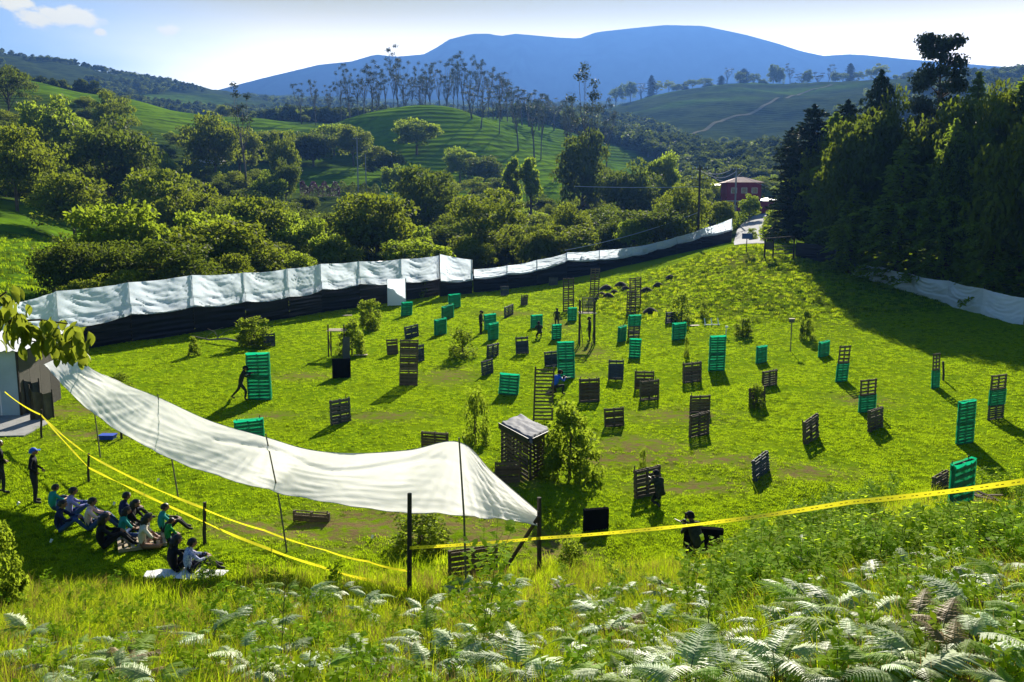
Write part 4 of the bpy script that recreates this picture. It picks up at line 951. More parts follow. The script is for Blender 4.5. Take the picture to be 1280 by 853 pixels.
B = [
 # green netted
 (311, 339, 499, 500, 442, 'gg', 'tall green netted pallet stack with a standing player hiding behind its left side'),
 (295, 331, 556, 556, 525, 'g', 'green netted pallet half hidden behind the top edge of the canopy'),
 (502, 514, 396, 394, 378, 'g', 'green netted pallet in front of the hanging white sheet'),
 (544, 557, 420, 417, 399, 'g', 'nearest of the three green netted pallets in a slanting row by the left fence'),
 (553, 566, 400, 397, 382, 'g', 'middle one of the three green netted pallets in a slanting row'),
 (562, 575, 386, 384, 368, 'g', 'farthest of the three green netted pallets in a slanting row'),
 (606, 620, 413, 412, 393, 'g', 'green netted pallet with a dark player standing at its left side'),
 (611, 622, 426, 424, 404, 'g', 'narrow green netted pallet overlapping the one behind it'),
 (664, 677, 411, 410, 394, 'g', 'green netted pallet with a crouching player at its lower right'),
 (690, 701, 425, 424, 406, 'g', 'narrow green netted pallet with a head showing above it'),
 (710, 720, 402, 401, 385, 'g', 'small green netted pallet left of the cage platform'),
 (698, 718, 474, 473, 428, 'gg', 'tall green netted stack behind the long leaning ladder of slats'),
 (624, 647, 493, 494, 468, 'g', 'wide green netted pallet alone on the open lawn left of the leaning ladder'),
 (773, 781, 428, 426, 408, 'g', 'thin green netted pallet left of the column of lattice and green'),
 (786, 800, 448, 448, 424, 'g', 'green netted pallet nearest the viewer in the central column'),
 (785, 799, 422, 420, 394, 'yg', 'green netting over a grey pallet in the central column of stacks'),
 (841, 856, 426, 423, 404, 'g', 'green netted pallet at the left foot of the rough knoll'),
 (886, 905, 464, 463, 420, 'gg', 'tall green netted stack at the foot of the knoll with a clear shadow'),
 (946, 957, 455, 452, 433, 'g', 'small green netted pallet right of the tall green stack'),
 (1024, 1035, 447, 444, 427, 'g', 'small green netted pallet at the right foot of the knoll'),
 (1045, 1058, 478, 476, 432, 'gl', 'green netted pallet with an open lattice crate on top at the edge of the shade'),
 (1074, 1093, 516, 514, 474, 'gl', 'green netted pallet with a short lattice on top beside a slanted brown pallet'),
 (1165, 1173, 486, 484, 442, 'gl', 'very narrow green pallet with a thin lattice standing in the deep shade'),
 (1235, 1253, 526, 522, 468, 'ygl', 'stack of green netting between bare pallets near the right edge'),
 (1196, 1215, 556, 553, 501, 'gg', 'tall green netted stack casting a long shadow to the right'),
 (1187, 1212, 643, 638, 577, 'g', 'tilted green netted pallet behind the yellow tape at the right'),
 # brown
 (499, 522, 482, 482, 425, 'bbb', 'tall brown pallet tower standing alone left of centre'),
 (484, 498, 444, 443, 424, 'b', 'brown pallet behind the left side of the tall brown tower'),
 (507, 523, 424, 420, 407, 'd', 'blue-grey pallet behind the top of the tall brown tower'),
 (521, 530, 453, 451, 431, 'd', 'narrow dark pallet at the right side of the tall brown tower'),
 (414, 438, 532, 526, 499, 'y', 'grey pallet on short legs alone on the lawn above the canopy'),
 (416, 438, 473, 472, 449, 'k', 'square pallet wrapped in black plastic below the small roofed stand'),
 (328, 344, 435, 433, 417, 'd', 'blue-grey pallet half hidden by the bush near the fallen branch'),
 (527, 560, 563, 563, 540, 'b', 'brown pallet with a stick, cut off by the top edge of the canopy'),
 (619, 650, 604, 602, 578, 'b', 'dark brown pallet leaning against the front of the pallet hut'),
 (561, 621, 726, 724, 684, 'b', 'widest brown pallet, standing under the right end of the canopy'),
 (367, 412, 652, 652, 640, 'b', 'low brown pallet put where a hidden pallet casts its shadow below the canopy'),  # added low pallet, a dark shape in place of a hidden pallet's shadow
 (686, 697, 357, 356, 347, 'y', 'small far pallet touching the black fence left of the lattice tower'),
 (626, 636, 370, 369, 358, 'd', 'small dark pallet in the shade of the far black fence'),
 (651, 659, 382, 381, 369, 'y', 'small grey pallet alone near the far fence'),
 (631, 641, 398, 393, 382, 'd', 'small dark pallet slanted between the far grey pallet and the green ones'),
 (645, 661, 443, 442, 421, 'd', 'dark blue-grey pallet with a pole at its left side'),
 (609, 622, 448, 445, 430, 'd', 'dark pallet just below the narrow green netted pallet'),
 (603, 616, 470, 466, 450, 'd', 'dark slanted pallet nearest the viewer in the left column'),
 (681, 698, 459, 458, 439, 'd', 'dark pallet left of the tall green netted stack'),
 (704, 717, 390, 388, 348, 'lll', 'open lattice tower of three pallets left of the cage platform'),
 (737, 748, 374, 372, 336, 'lll', 'open lattice tower farthest back, touching the fence'),
 (787, 801, 385, 382, 347, 'lll', 'open lattice tower at the back of the central column'),
 (783, 794, 396, 394, 364, 'll', 'lower lattice tower in front of the rear one in the central column'),
 (760, 779, 476, 476, 450, 'd', 'dark pallet standing alone below the central column'),
 (793, 817, 487, 486, 464, 'b', 'brown pallet just behind another one right of centre'),
 (800, 823, 502, 500, 475, 'b', 'brown pallet just in front of another one right of centre'),
 (724, 749, 503, 502, 473, 'b', 'brown pallet standing above the big leafy bush'),
 (756, 780, 534, 533, 510, 'b', 'square brown pallet right of the big leafy bush'),
 (794, 825, 624, 616, 585, 'b', 'brown pallet with a player crouching at its right side'),
 (730, 759, 664, 660, 636, 'k', 'black wrapped pallet above the yellow tape'),
 (854, 876, 480, 477, 453, 'b', 'brown pallet left of the tall green stack at the foot of the knoll'),
 (953, 970, 484, 481, 463, 'b', 'brown pallet right of the thin shrub'),
 (937, 956, 510, 507, 484, 'b', 'brown pallet half behind a thin shrub'),
 (862, 887, 517, 515, 494, 'b', 'rear one of two close brown pallets right of centre'),
 (862, 885, 547, 543, 516, 'b', 'front one of two close brown pallets right of centre'),
 (1006, 1022, 556, 546, 522, 'b', 'brown pallet turned sideways on the right lawn'),
 (943, 960, 602, 588, 570, 'd', 'dark pallet leaning steeply beside the yellow ribbon on the grass'),
 (1086, 1102, 541, 534, 511, 'b', 'slanted brown pallet just below a green one with lattice'),
 (1167, 1183, 615, 611, 592, 'b', 'small dark broken pallet left of the tilted green one'),
 (832, 846, 405, 402, 390, 'd', 'dark pallet in the shrubs at the left edge of the knoll'),
 (989, 1022, 646, 642, 632, 'b', 'low brown pallet half sunk in the weeds under the tape'),
 (855, 901, 690, 686, 660, 'k', 'dark pallet in the weeds just below the tape'),
]
for e in B: barricade(*e[:5], e[5], e[6], lean=(-.12 if 'leaning' in e[6] else 0))
# long leaning ladder of slats
a, b = hit(667, 527), hit(690, 525); c = (a+b)/2
t = thing('leaning_slat_ladder', 'long brown frame of many slats leaning beside the tall green netted stack', 'ladder', c)
hh = (zrow(c, 461)-c.z); w = (b-a).length; t.rotation_euler = (-.10, .06, math.atan2(b.y-a.y, b.x-a.x))
for x in (-w/2, w/2): link('rail', MB().box((0, 0, hh/2), (.06, .08, hh*1.05)).mesh('rail', M['wood']), t, (x, 0, 0))
slm = MB().box((0, 0, 0), (w*1.04, .02, .075)).mesh('slat', M['wood'])
for i in range(15): link('slat', slm, t, (0, -.05, .08+hh*i/15))
# hut of pallets with a sheet roof
C_, L_, R_ = hit(663, 600), hit(628, 579), hit(686, 588); Bk = L_+R_-C_
hut = thing('pallet_hut', 'square hut of upright pallets roofed with silvery sheet beside the big leafy bush', 'hut', C_)
hz_ = zrow(C_, 549)-C_.z; zL = zrow(L_, 527)-C_.z; zR = zrow(R_, 541)-C_.z
cor = [Vector((0, 0, 0)), L_-C_, Bk-C_, R_-C_]
for q in cor: link('corner_post', MB().box((0, 0, hz_/2), (.09, .09, hz_)).mesh('corner_post', M['post_dark']), hut, (q.x, q.y, 0))
for i in range(4):
    q0, q1 = cor[i].copy(), cor[(i+1) % 4].copy(); q0.z = q1.z = 0; L0 = (q1-q0).length; an = math.atan2(q1.y-q0.y, q1.x-q0.x)
    sm = MB().box((0, 0, 0), (L0*.97, .022, .09)).mesh('slat', M['wood']); nrm = Vector((math.sin(an), -math.cos(an), 0))
    if nrm.dot((q0+q1)/2-(cor[0]+cor[2])/2) < 0: nrm = -nrm
    for k in range(10):
        m_ = (q0+q1)/2+nrm*.075; link('slat', sm, hut, (m_.x, m_.y, .1+k*(hz_-.12)/9.3), (0, random.uniform(-.01, .01), an))
    stm = MB().box((0, 0, hz_/2), (.05, .06, hz_)).mesh('upright', M['wood'])
    for f in (.33, .66):
        m_ = q0.lerp(q1, f)+nrm*.03; link('upright', stm, hut, (m_.x, m_.y, 0), (0, 0, an))
def hr(u, v):
    p = (cor[0]*(1-u)*(1-v)+cor[1]*u*(1-v)+cor[2]*u*v+cor[3]*(1-u)*v); c_ = (cor[0]+cor[2])/2
    p = c_+(p-c_)*1.12; e = min(u, v, 1-u, 1-v)
    return (p.x, p.y, hz_+.07+.05*mnoise.noise(Vector((u*5, v*5, 0)))-(.18 if e < .02 else 0)+.04*abs(mnoise.noise(Vector((u*11, v*7, 4)))))
link('roof_sheet', quadgrid('roof_sheet', hr, 22, 22, mat('silver_sheet', (.15, .155, .18), .7, .05, bump=.3, bscale=6, var=.2)), hut)
for i in range(2):
    q0, q1 = cor[0], cor[1 if i == 0 else 3]; an = math.atan2(q1.y-q0.y, q1.x-q0.x); m_ = (q0+q1)/2; nv = Vector((math.sin(an), -math.cos(an), 0)); nv = nv if nv.y < 0 else -nv
    link('fascia', MB().box((0, 0, 0), ((q1-q0).length*1.06, .03, .2)).mesh('fascia', M['black_sheet']), hut, (m_.x+nv.x*.12, m_.y+nv.y*.12, hz_-.05), (0, 0, an))
# small roofed stand
def stand(x0, x1, yb, ytop, yroof, label, cage=None, legs_px=0):
    a, b = hit(x0, yb), hit(x1, yb); c = (a+b)/2; w = (b-a).length; h = zrow(c, yroof)-c.z; H2 = zrow(c, ytop)-c.z
    t = thing('lookout_stand', label, 'stand', c)
    k = 0
    for x in (-w/2, w/2):
        for y in (0, w*.8):
            k += 1; link('leg', MB().tube([(x*1.05, y, -.2), (x, y, H2 if (k % 2 == 1 or cage) else h)], .05, 6).mesh('leg', M['post_dark']), t)
    for i in range(4): link('board', MB().box((0, 0, 0), (w*1.2, w*.23, .05)).mesh('board', M['wood_pale']), t, (0, w*.05+i*w*.24, h+.02*(i % 2)))
    for s in (-1, 1): link('brace', MB().box((0, 0, 0), (.05, .03, h*.95)).mesh('brace', M['wood']), t, (s*w*.42, -.04, h*.48), (0, s*.12, 0))
    if cage:
        n = 5; sm = MB().box((0, 0, 0), (w*.8, .03, .06)).mesh('cage_slat', M['wood_grey'])
        hc = cage
        for y in (0, w*.8):
            for i in range(n): link('cage_slat', sm, t, (w*.05, y+.04, h+.15+i*hc/n))
        up = MB().box((0, 0, hc/2), (.05, .05, hc)).mesh('cage_upright', M['wood_grey'])
        for x in (-.35, .05, .45): link('cage_upright', up, t, (w*x, .08, h+.05))
    return t
stand(411, 431, 446, 406, 414, 'small stand of four dark posts and a pale board roof by two round bushes')
stand(725, 743, 432, 376, 392, 'tall lookout platform with a slatted cage on top among the pallets', cage=1.1)
a_ = hit(433, 448); t = thing('grey_board', 'grey board leaning against the right post of the small stand', 'board', a_)
link('board', MB().box((0, 0, .7), (.45, .04, 1.4)).mesh('board', M['wood_grey']), t, (0, 0, 0), (-.15, .04, .3))
for px, py, w_, lb in ((451, 446, .9, 'pale plank lying flat on the grass right of the small stand'), (434, 396, .9, 'pale board on a short leg behind the small stand in the shade')):
    p = hit(px, py); t = thing('plank', lb, 'plank', p+Vector((0, 0, .12)), .15); link('plank_board', MB().box((0, 0, 0), (w_, .35, .04)).mesh('plank_board', M['wood_pale']), t)
    link('support', MB().box((0, 0, -.1), (.08, .08, .16)).mesh('support', M['wood']), t)
# fallen branch
p0, p1 = hit(240, 426), hit(328, 436)
t = thing('fallen_branch', 'bare pale fallen branch lying on the grass near the left fence', 'branch', p0); d = p1-p0
mb = MB(); mb.tube([(0, 0, .35), d*.25+Vector((0, 0, .2)), d*.5+Vector((0, 0, .42)), d*.75+Vector((0, 0, .3)), d+Vector((0, 0, .05))], [.03, .06, .08, .09, .11], 7)
link('limb', mb.mesh('limb', M['bark_pale'], True), t)
for f, s_ in ((.2, 1), (.4, -1), (.6, 1), (.35, 1)): 
    q = d*f+Vector((0, 0, .3)); link('twig', MB().tube([q, q+Vector((.5*s_, .6, .5)), q+Vector((1.1*s_, .8, .7))], [.035, .02, .008], 5).mesh('twig', M['bark_pale'], True), t)
# bushes of the field: column, base row, width, top row, label, mesh
for px, py, w_, ty, lb, k in [
 (318, 434, 50, 396, 'round leafy bush beside the blue-grey pallet near the left fence', 0),
 (463, 413, 34, 374, 'round bright bush, rear one of two behind the small stand', 0),
 (440, 444, 38, 398, 'round bright bush directly behind the small stand', 0),
 (243, 445, 16, 420, 'small upright bush at the left end of the fallen branch', 0),
 (578, 447, 38, 410, 'thin open bush with bare twigs near the dark slanted pallets', 1),
 (594, 556, 38, 487, 'tall narrow feathery bush above the canopy', 1),
 (712, 600, 80, 500, 'largest leafy bush, growing against the right side of the pallet hut', 0),
 (525, 683, 80, 640, 'dark leafy bush under the white canopy', 1),
 (852, 402, 30, 364, 'scrubby bush at the left side of the rough knoll', 1),
 (880, 396, 12, 375, 'small dark shrub on the slope of the knoll', 1),
 (928, 420, 26, 397, 'round tufted bush at the foot of the knoll', 0),
 (945, 510, 22, 478, 'thin shrub growing through a brown pallet', 1),
 (804, 586, 12, 560, 'small wispy sapling on the lawn right of the big bush', 1),
 (1008, 424, 20, 385, 'yellowish bush on the shaded side of the knoll', 0),
 (712, 716, 44, 676, 'low leafy bush just right of the post with a brace', 1),
 (522, 372, 24, 345, 'dark bush against the black fence right of the hanging sheet', 1),
 (858, 446, 8, 420, 'tiny sapling below the green pallet at the left foot of the knoll', 1),
 (150, 488, 36, 466, 'low dark weeds beside the left end of the canopy', 1),
 (0, 772, 74, 655, 'leafy bush cut by the left edge of the view at the lower left', 0),
 (968, 292, 34, 262, 'bright green bush at the right side of the road', 0),
 (940, 300, 14, 285, 'small bush at the top of the knoll near the blue sign', 0)]:
    p = hit(px, py); h = zrow(p, ty)-p.z
    put_tree('bush', p, max(.3, h), w_*p.y/F, lb, cat='bush', which=k)
# molehill mounds
def mound_mesh(seed):
    V = []; 
    for r in range(6):
        for k in range(12):
            rr = r/5; a = k*math.pi/6; q = 1+.2*mnoise.noise(Vector((math.cos(a)*2+seed, math.sin(a)*2, 0)))
            V.append((math.cos(a)*rr*.5*q, math.sin(a)*rr*.5*q, .38*(1-rr**1.8)+.05*mnoise.noise(Vector((math.cos(a)*rr*4, math.sin(a)*rr*4, seed)))))
    FQ = [(r*12+k, r*12+(k+1) % 12, (r+1)*12+(k+1) % 12, (r+1)*12+k) for r in range(5) for k in range(12)]
    return quick('mound', V, FQ, M['earth'], True)
MM = [mound_mesh(1), mound_mesh(7)]
for px, py in ((752, 370), (760, 372), (768, 366), (776, 358), (782, 362), (808, 365), (813, 391), (823, 358), (838, 348), (758, 362), (746, 375), (1010, 640)):
    if py > 600: continue
    p = hit(px, py); t = thing('earth_mound', 'small dark mound of dug earth on the lawn near the far fence', 'mound', p, random.random()*6, 'earth mounds near the far fence', data=random.choice(MM)); s_ = random.uniform(.8, 1.6); t.scale = (s_, s_, s_*.9)

# ------------------------------------------------------------------ posts and yellow tape
def post(px, yb, yt, label, r=.055, tx=None):
    b = hit(px, yb); zt = zrow(b, yt); q = at(tx if tx else px, yt, b.y)
    t = thing('fence_post', label, 'post', b)
    link('shaft', MB().tube([(0, 0, -.4), (0, 0, .3), (q.x-b.x, 0, zt-b.z)], [r*1.05, r, r*.9], 8).mesh('shaft', M['post_dark']), t)
    return b, Vector((q.x, b.y, zt)), t
PO = {}
for k, px, yb, yt, lb, r in (('a', 52, 548, 512, 'short dark post next to the grey concrete slab', .045), ('b', 111, 602, 567, 'short dark post behind the standing man in the blue cap', .045), ('c', 256, 680, 628, 'dark post right of the seated crowd carrying both yellow tapes', .055), ('d', 512, 744, 617, 'tall dark post where the yellow tapes meet in the foreground', .055), ('e', 674, 722, 622, 'dark post with a slanting brace at the right end of the canopy', .06), ('f', 152, 549, 535, 'stub of a dark post under the canopy', .05)):
    PO[k] = post(px, yb, yt, lb, r)
bb = hit(626, 716); e_top = at(674, 645, PO['e'][0].y-.07); t = PO['e'][2]
link('brace', MB().tube([bb-PO['e'][0]+Vector((0, 0, -.1)), e_top-PO['e'][0]], .05, 7).mesh('brace', M['post_dark']), t)
def ribbon(pts, w, label, twist=2.0, sag=0.0, name='tape', seg=24, text=False):
    o0 = pts[0]; V = []; Fq = []; s = 0; N_ = 0
    P = []
    for i in range(len(pts)-1):
        for k in range(seg):
            f = k/seg; p = pts[i].lerp(pts[i+1], f); p = p-Vector((0, 0, sag*4*f*(1-f))); P.append(p)
    P.append(pts[-1]); s = 0
    for i, p in enumerate(P):
        d = (P[min(i+1, len(P)-1)]-P[max(i-1, 0)]).normalized(); up = Vector((0, 0, 1)); sd_ = d.cross(up).normalized(); up = sd_.cross(d)
        a = .35*math.sin(s*twist)+.9*mnoise.noise(Vector((s*.35, w*40, 2))); q = (up*math.cos(a)+sd_*math.sin(a))*w/2
        V += [p-q-o0, p+q-o0]; s += (P[min(i+1, len(P)-1)]-p).length
    Fq = [(2*i, 2*i+1, 2*i+3, 2*i+2) for i in range(len(P)-1)]
    t = thing(name, label, 'tape', o0, data=None); link('ribbon', quick('ribbon', V, Fq, M['tape'], True), t)
    if text:          # the small black print along the tape, too small to read
        mv = []; mf = []
        for i in range(2, len(P)-2):
            if (i % 3) == 0: continue
            a0, a1 = Vector(V[2*i]), Vector(V[2*i+1]); b0, b1 = Vector(V[2*i+2]), Vector(V[2*i+3]); off = Vector((0, -.004, .001)); k = len(mv)
            mv += [a0.lerp(a1, .42)+off, a0.lerp(a1, .56)+off, a0.lerp(a1, .56).lerp(b0.lerp(b1, .56), .6)+off, a0.lerp(a1, .42).lerp(b0.lerp(b1, .42), .6)+off]; mf.append((k, k+1, k+2, k+3))
        link('print', quick('print', mv, mf, M['tape_text']), t)
    return t
def on(k, py, dy=-.07):
    b = PO[k][0]; return at(PO[k][1].x*0+pxy(b.x, b.y, b.z)[0], py, b.y+dy)
shed_top = at(6, 490, PO['a'][0].y+1.5)
up_ = [shed_top, on('a', 519), on('b', 569), on('c', 636)]
def low(px, py, k=14): return at(px, py, hit(px, py+k).y)
far_ = [on('c', 637), low(330, 663), low(407, 688), low(460, 702), on('d', 714)]
lo_ = [on('a', 520), on('b', 585), on('c', 653), low(330, 684), low(400, 708), low(460, 725, 12), on('d', 738)]
ribbon(up_, .07, 'upper yellow tape running from the shed past three posts to the seated crowd', sag=.10)
ribbon(lo_, .075, 'lower yellow tape sagging from the left posts down to the tall foreground post', sag=.03)
ribbon(far_, .05, 'thin faded yellow tape continuing from the post by the crowd to the tall post', sag=.04)
rt = [on('d', 685), on('e', 673, -.09), at(860, 657, 16.8), at(1062, 628, 13.3), at(1285, 601, 10.6), at(1500, 570, 8.6)]
ribbon(rt, .075, 'long bright yellow barrier tape crossing the right half of the foreground', sag=.02, seg=40, text=True)
pr = hit(1500, 700); 
g0, g1 = hit(932, 588), hit(949, 622); ribbon([g0+Vector((0, 0, .3)), (g0+g1)/2+Vector((0, 0, .06)), g1+Vector((0, 0, .03))], .06, 'yellow ribbon trailing on the grass beside the steeply leaning dark pallet', seg=8)

# ------------------------------------------------------------------ shed at the left
sb = hit(27, 521); x1 = sb.x; y0 = sb.y; zw = zrow(sb, 438)
sh = thing('shed', 'pale blue-white shed with a bright sheet roof at the left edge', 'shed', sb)
for i in range(7): link('wall_panel', MB().box((-.45-i*.9, 0, (zw-sb.z)/2), (.885, .06, zw-sb.z)).mesh('wall_panel', M['wall_white']), sh)
for i in range(4): link('side_panel', MB().box((.0, .5+i*.9, (zw-sb.z)/2-.05), (.05, .885, zw-sb.z-.1)).mesh('side_panel', M['wood_grey']), sh)
def rf(u, v): return (.55-6.9*u, -.45+4.5*v, zw-sb.z+.03+.35*v+.03*math.sin(u*6.9*2*math.pi/.18*.5))
link('roof', quadgrid('roof', rf, 150, 3, M['roof_white']), sh)
for i in range(4): link('rafter', MB().box((0, 0, 0), (.06, 4.4, .08)).mesh('rafter', M['post_dark']), sh, (.4-i*2, 1.75, zw-sb.z+.12), (math.atan(.35/4.5), 0, 0))
link('corner_post', MB().box((.03, -.05, (zw-sb.z)/2), (.08, .08, zw-sb.z)).mesh('corner_post', M['post_dark']), sh)
sl0 = [hit(0-60, 522), hit(40, 518), hit(62, 530), hit(30, 546), hit(-60, 548)]
mb = MB(); n_ = len(sl0); vs = [p-sl0[0]+Vector((0, 0, .06)) for p in sl0]+[p-sl0[0]-Vector((0, 0, .15)) for p in sl0]
mb.add(vs, [tuple(range(n_))[::-1], tuple(range(n_, 2*n_))]+[(i, (i+1) % n_, (i+1) % n_+n_, i+n_) for i in range(n_)])
struct('concrete_slab', mb.mesh('concrete_slab', M['concrete'])).location = sl0[0]
def tarp(px0, px1, yb, yt, label, m, dy=0, name='hanging_tarp'):
    a, b = hit(px0, yb), hit(px1, yb-4); t = thing(name, label, 'tarp', a); za, zb = zrow(a, yt)-a.z, zrow(b, yt+6)-b.z
    link('cloth', quadgrid('cloth', lambda u, v: ((b.x-a.x)*u, (b.y-a.y)*u+.12*math.sin(u*14+v)+.05*mnoise.noise(Vector((u*4, v*4, 2))), -.03+(za*(1-u)+zb*u)*v-.15*math.sin(math.pi*u)*v), 22, 14, m), t)
    mb = MB()
    for q, z in ((Vector((0, .1, 0)), za), (b-a+Vector((0, .1, 0)), zb)): mb.tube([q-Vector((0, 0, .2)), q+Vector((0, 0, z+.1))], .035, 5)
    link('stakes', mb.mesh('stakes', M['post_dark']), t)
tarp(30, 50, 519, 470, 'dark grey tarp hung beside the shed wall', mat('dark_tarp', (.05, .055, .06), .7, .2, var=.3))
tarp(38, 66, 527, 484, 'brown-grey cloth screen at the corner of the concrete slab', mat('brown_tarp', (.12, .10, .07), .8, .2, var=.4))
p = hit(135, 549); t = thing('blue_tub', 'flat blue plastic tub on bare ground under the canopy', 'tub', p)
link('tub_body', MB().box((0, 0, .09), (.55, .35, .18), taper=1.12).mesh('tub_body', M['blue']), t); link('rim', MB().box((0, 0, .19), (.66, .44, .025)).mesh('rim', M['blue']), t)
# loose litter
for px, py, lb in ((142, 633, 'white paper cup lying near the feet of the man in the blue cap'), (22, 633, 'scrap of white paper left of the standing man'), (63, 680, 'small white scrap on the shaded grass below the crowd'), (197, 603, 'small white scrap on the lawn under the canopy'), (465, 675, 'small white scrap on bare ground under the canopy')):
    p = hit(px, py); t = thing('litter', lb, 'litter', p+Vector((0, 0, .04)), random.random()); link('scrap', MB().tube([(0, 0, 0), (.05, .02, .09)], [.03, .04], 8).mesh('scrap', M['card']), t)

# ------------------------------------------------------------------ knoll: road, gate, sign
def strip_on_ground(name, Lft, Rgt, m, lift, nu=8, nv=14):
    V = []; n = len(Lft)-1
    def samp(P, t): i = min(int(t*n), n-1); f = t*n-i; return P[i].lerp(P[i+1], f)
    for j in range(nv*n+1):
        t = j/(nv*n); a, b = samp(Lft, t), samp(Rgt, t)
        for i in range(nu+1):
            p = a.lerp(b, i/nu); V.append((p.x, p.y, gz(p.x, p.y)+lift))
    idx = np.arange((nu+1)*(nv*n+1)).reshape(nv*n+1, nu+1); FQ = np.stack([idx[:-1, :-1], idx[:-1, 1:], idx[1:, 1:], idx[1:, :-1]], -1).reshape(-1, 4)
    return struct(name, quick(name, V, FQ, m, True))
rl = [ground_at(918, 112), ground_at(917, 125), ground_at(921, 145), ground_at(930, 165), ground_at(944, 188), ground_at(955, 215)]
rr_ = [ground_at(956, 110), ground_at(952, 125), ground_at(953, 145), ground_at(957, 165), ground_at(962, 188), ground_at(966, 215)]
strip_on_ground('road', rl, rr_, M['road'], .05)
def track(name, P, w, m):
    Q = [hit(*q) for q in P]; L_, R_ = [], []
    for i, q in enumerate(Q):
        d = (Q[min(i+1, len(Q)-1)]-Q[max(i-1, 0)]); n = Vector((-d.y, d.x, 0)).normalized()*w/2; L_.append(q+n); R_.append(q-n)
    strip_on_ground(name, L_, R_, m, .25, 2, 40)
track('farm_track', [(866, 168), (905, 150), (950, 136), (1000, 118), (1040, 106)], 3.2, mat('dirt_track', (.16, .15, .09), 1, 0))
p = hit(933, 315); t = thing('sign', 'blue sign board on a post beside the road on the knoll', 'sign', p); zt_ = zrow(p, 292)-p.z
link('sign_post', MB().tube([(0, 0, -.3), (0, 0, zt_)], .05, 6).mesh('sign_post', M['post_dark']), t); link('board', MB().box((0, -.08, zt_-.3), (1.15, .04, .62)).mesh('board', mat('sign_blue', (.04, .09, .28), .5, .4)), t)
p = hit(966, 323); t = thing('gate_frame', 'dark timber gate frame with a rail on top at the crest of the knoll', 'gate', p); zt_ = zrow(p, 298)-p.z
for x in (-.9, 0, 2.2): link('post', MB().box((0, 0, zt_/2-.1), (.14, .14, zt_+.2)).mesh('post', M['post_dark']), t, (x, 0, 0))
link('top_rail', MB().box((.7, 0, zt_), (3.6, .12, .14)).mesh('top_rail', M['post_dark']), t, None, (0, -.08, 0))
for i in range(3): link('rail', MB().box((1.1, 0, .5+i*.4), (2.1, .05, .08)).mesh('rail', M['wood_grey']), t)
link('panel', MB().box((-.42, .03, zt_*.62), (.8, .04, .8)).mesh('panel', M['wood_grey']), t)
a, b = at(972, 307, 108), at(992, 318, 104); t = thing('barrier_pole', 'red and white barrier pole sloping beside the gate frame', 'barrier', a); d = b-a
for i in range(6): link('stripe', MB().tube([d*(i/6), d*((i+1)/6)], .09, 6).mesh('stripe', M['red'] if i % 2 else M['card']), t)
link('support', MB().tube([(0, 0, -1.3), (0, 0, .2)], .08, 6).mesh('support', M['post_dark']), t)
p = hit(988, 440); t = thing('nest_box', 'small box on a tall thin post at the shaded foot of the knoll', 'box', p); zt_ = zrow(p, 403)-p.z
link('post', MB().tube([(0, 0, -.3), (0, 0, zt_)], .035, 6).mesh('post', M['wood_grey']), t); link('box', MB().box((0, 0, zt_+.1), (.3, .24, .22)).mesh('box', M['wood_grey']), t); link('lid', MB().box((0, 0, zt_+.23), (.38, .3, .04)).mesh('lid', M['wood_pale']), t)
p = hit(890, 407); t = thing('sawhorse', 'white wooden frame lying on the grass at the foot of the knoll', 'sawhorse', p, .1)
for x in (-.55, 0, .55): link('bar', MB().box((x, 0, .25), (.07, .05, .75)).mesh('bar', M['card']), t, None, (-.5, 0, 0))
link('bar', MB().box((0, -.02, .06), (1.3, .06, .07)).mesh('bar', M['card']), t)
p = hit(868, 408); t = thing('flat_board', 'pale board lying flat beside the scrubby bush', 'board', p, .2); link('board', MB().box((0, 0, .06), (.8, .4, .05)).mesh('board', M['wood_pale']), t)
p = hit(907, 421); t = thing('white_stake', 'short white stake behind the tall green stack', 'stake', p); link('shaft', MB().tube([(0, 0, -.1), (.05, 0, .7)], .035, 5).mesh('shaft', M['card']), t); link('cap', MB().box((.05, 0, .74), (.2, .1, .14)).mesh('cap', M['card']), t)
p = hit(1220, 636); t = thing('wood_pile', 'heap of dark broken boards in the weeds right of the tilted green pallet', 'wood pile', p)
for i in range(12): link('plank', MB().box((0, 0, 0), (random.uniform(.6, 1.2), .1, .03)).mesh('plank', M['wood']), t, (random.uniform(-.35, .45), random.uniform(-.2, .3), .06+.03*i), (random.uniform(-.3, .3), random.uniform(-.35, .35), random.uniform(0, 3.1)))
for px, yb, yt, lb in ((1179, 476, 452, 'lone dark pole in the deep shade on the right'),):
    post(px, yb, yt, lb, .06 if px < 1200 else .16)

# ------------------------------------------------------------------ power poles, wires, houses
def pole(px, y, ytop, label, arms=1, pale=False):
    p = ground_at(px, y); h = zrow(p, ytop)-p.z; t = thing('utility_pole', label, 'pole', p)
    link('shaft', MB().tube([(0, 0, -1), (0, 0, h)], [.2, .13], 8).mesh('shaft', M['concrete'] if pale else M['post_dark']), t)
    for i in range(arms):
        link('crossarm', MB().box((0, 0, h-.5-i*1.4), (2.4, .12, .14)).mesh('crossarm', M['post_dark']), t)
        for x in (-1.05, -.5, .5, 1.05): link('insulator', MB().tube([(x, 0, h-.43-i*1.4), (x, 0, h-.2-i*1.4)], .06, 6).mesh('insulator', M['card']), t)
    return p, h
pA = pole(872, 128, 207, 'utility pole with two crossarms just beyond the far fence', 2)
pB = pole(918, 165, 209, 'pale utility pole beside the maroon house', 1, True)
pC = pole(448, 255, 172, 'white utility pole by the hedge in the left valley', 1, True)
pole(458, 262, 193, 'short utility pole right of the white one in the valley', 0, True)
def wire(a, b, sag, label, r=.022):
    t = thing('power_line', label, 'wire', a); d = b-a
    link('cable', MB().tube([d*(i/16)-Vector((0, 0, sag*4*(i/16)*(1-i/16))) for i in range(17)], r, 4).mesh('cable', M['metal_wire']), t)
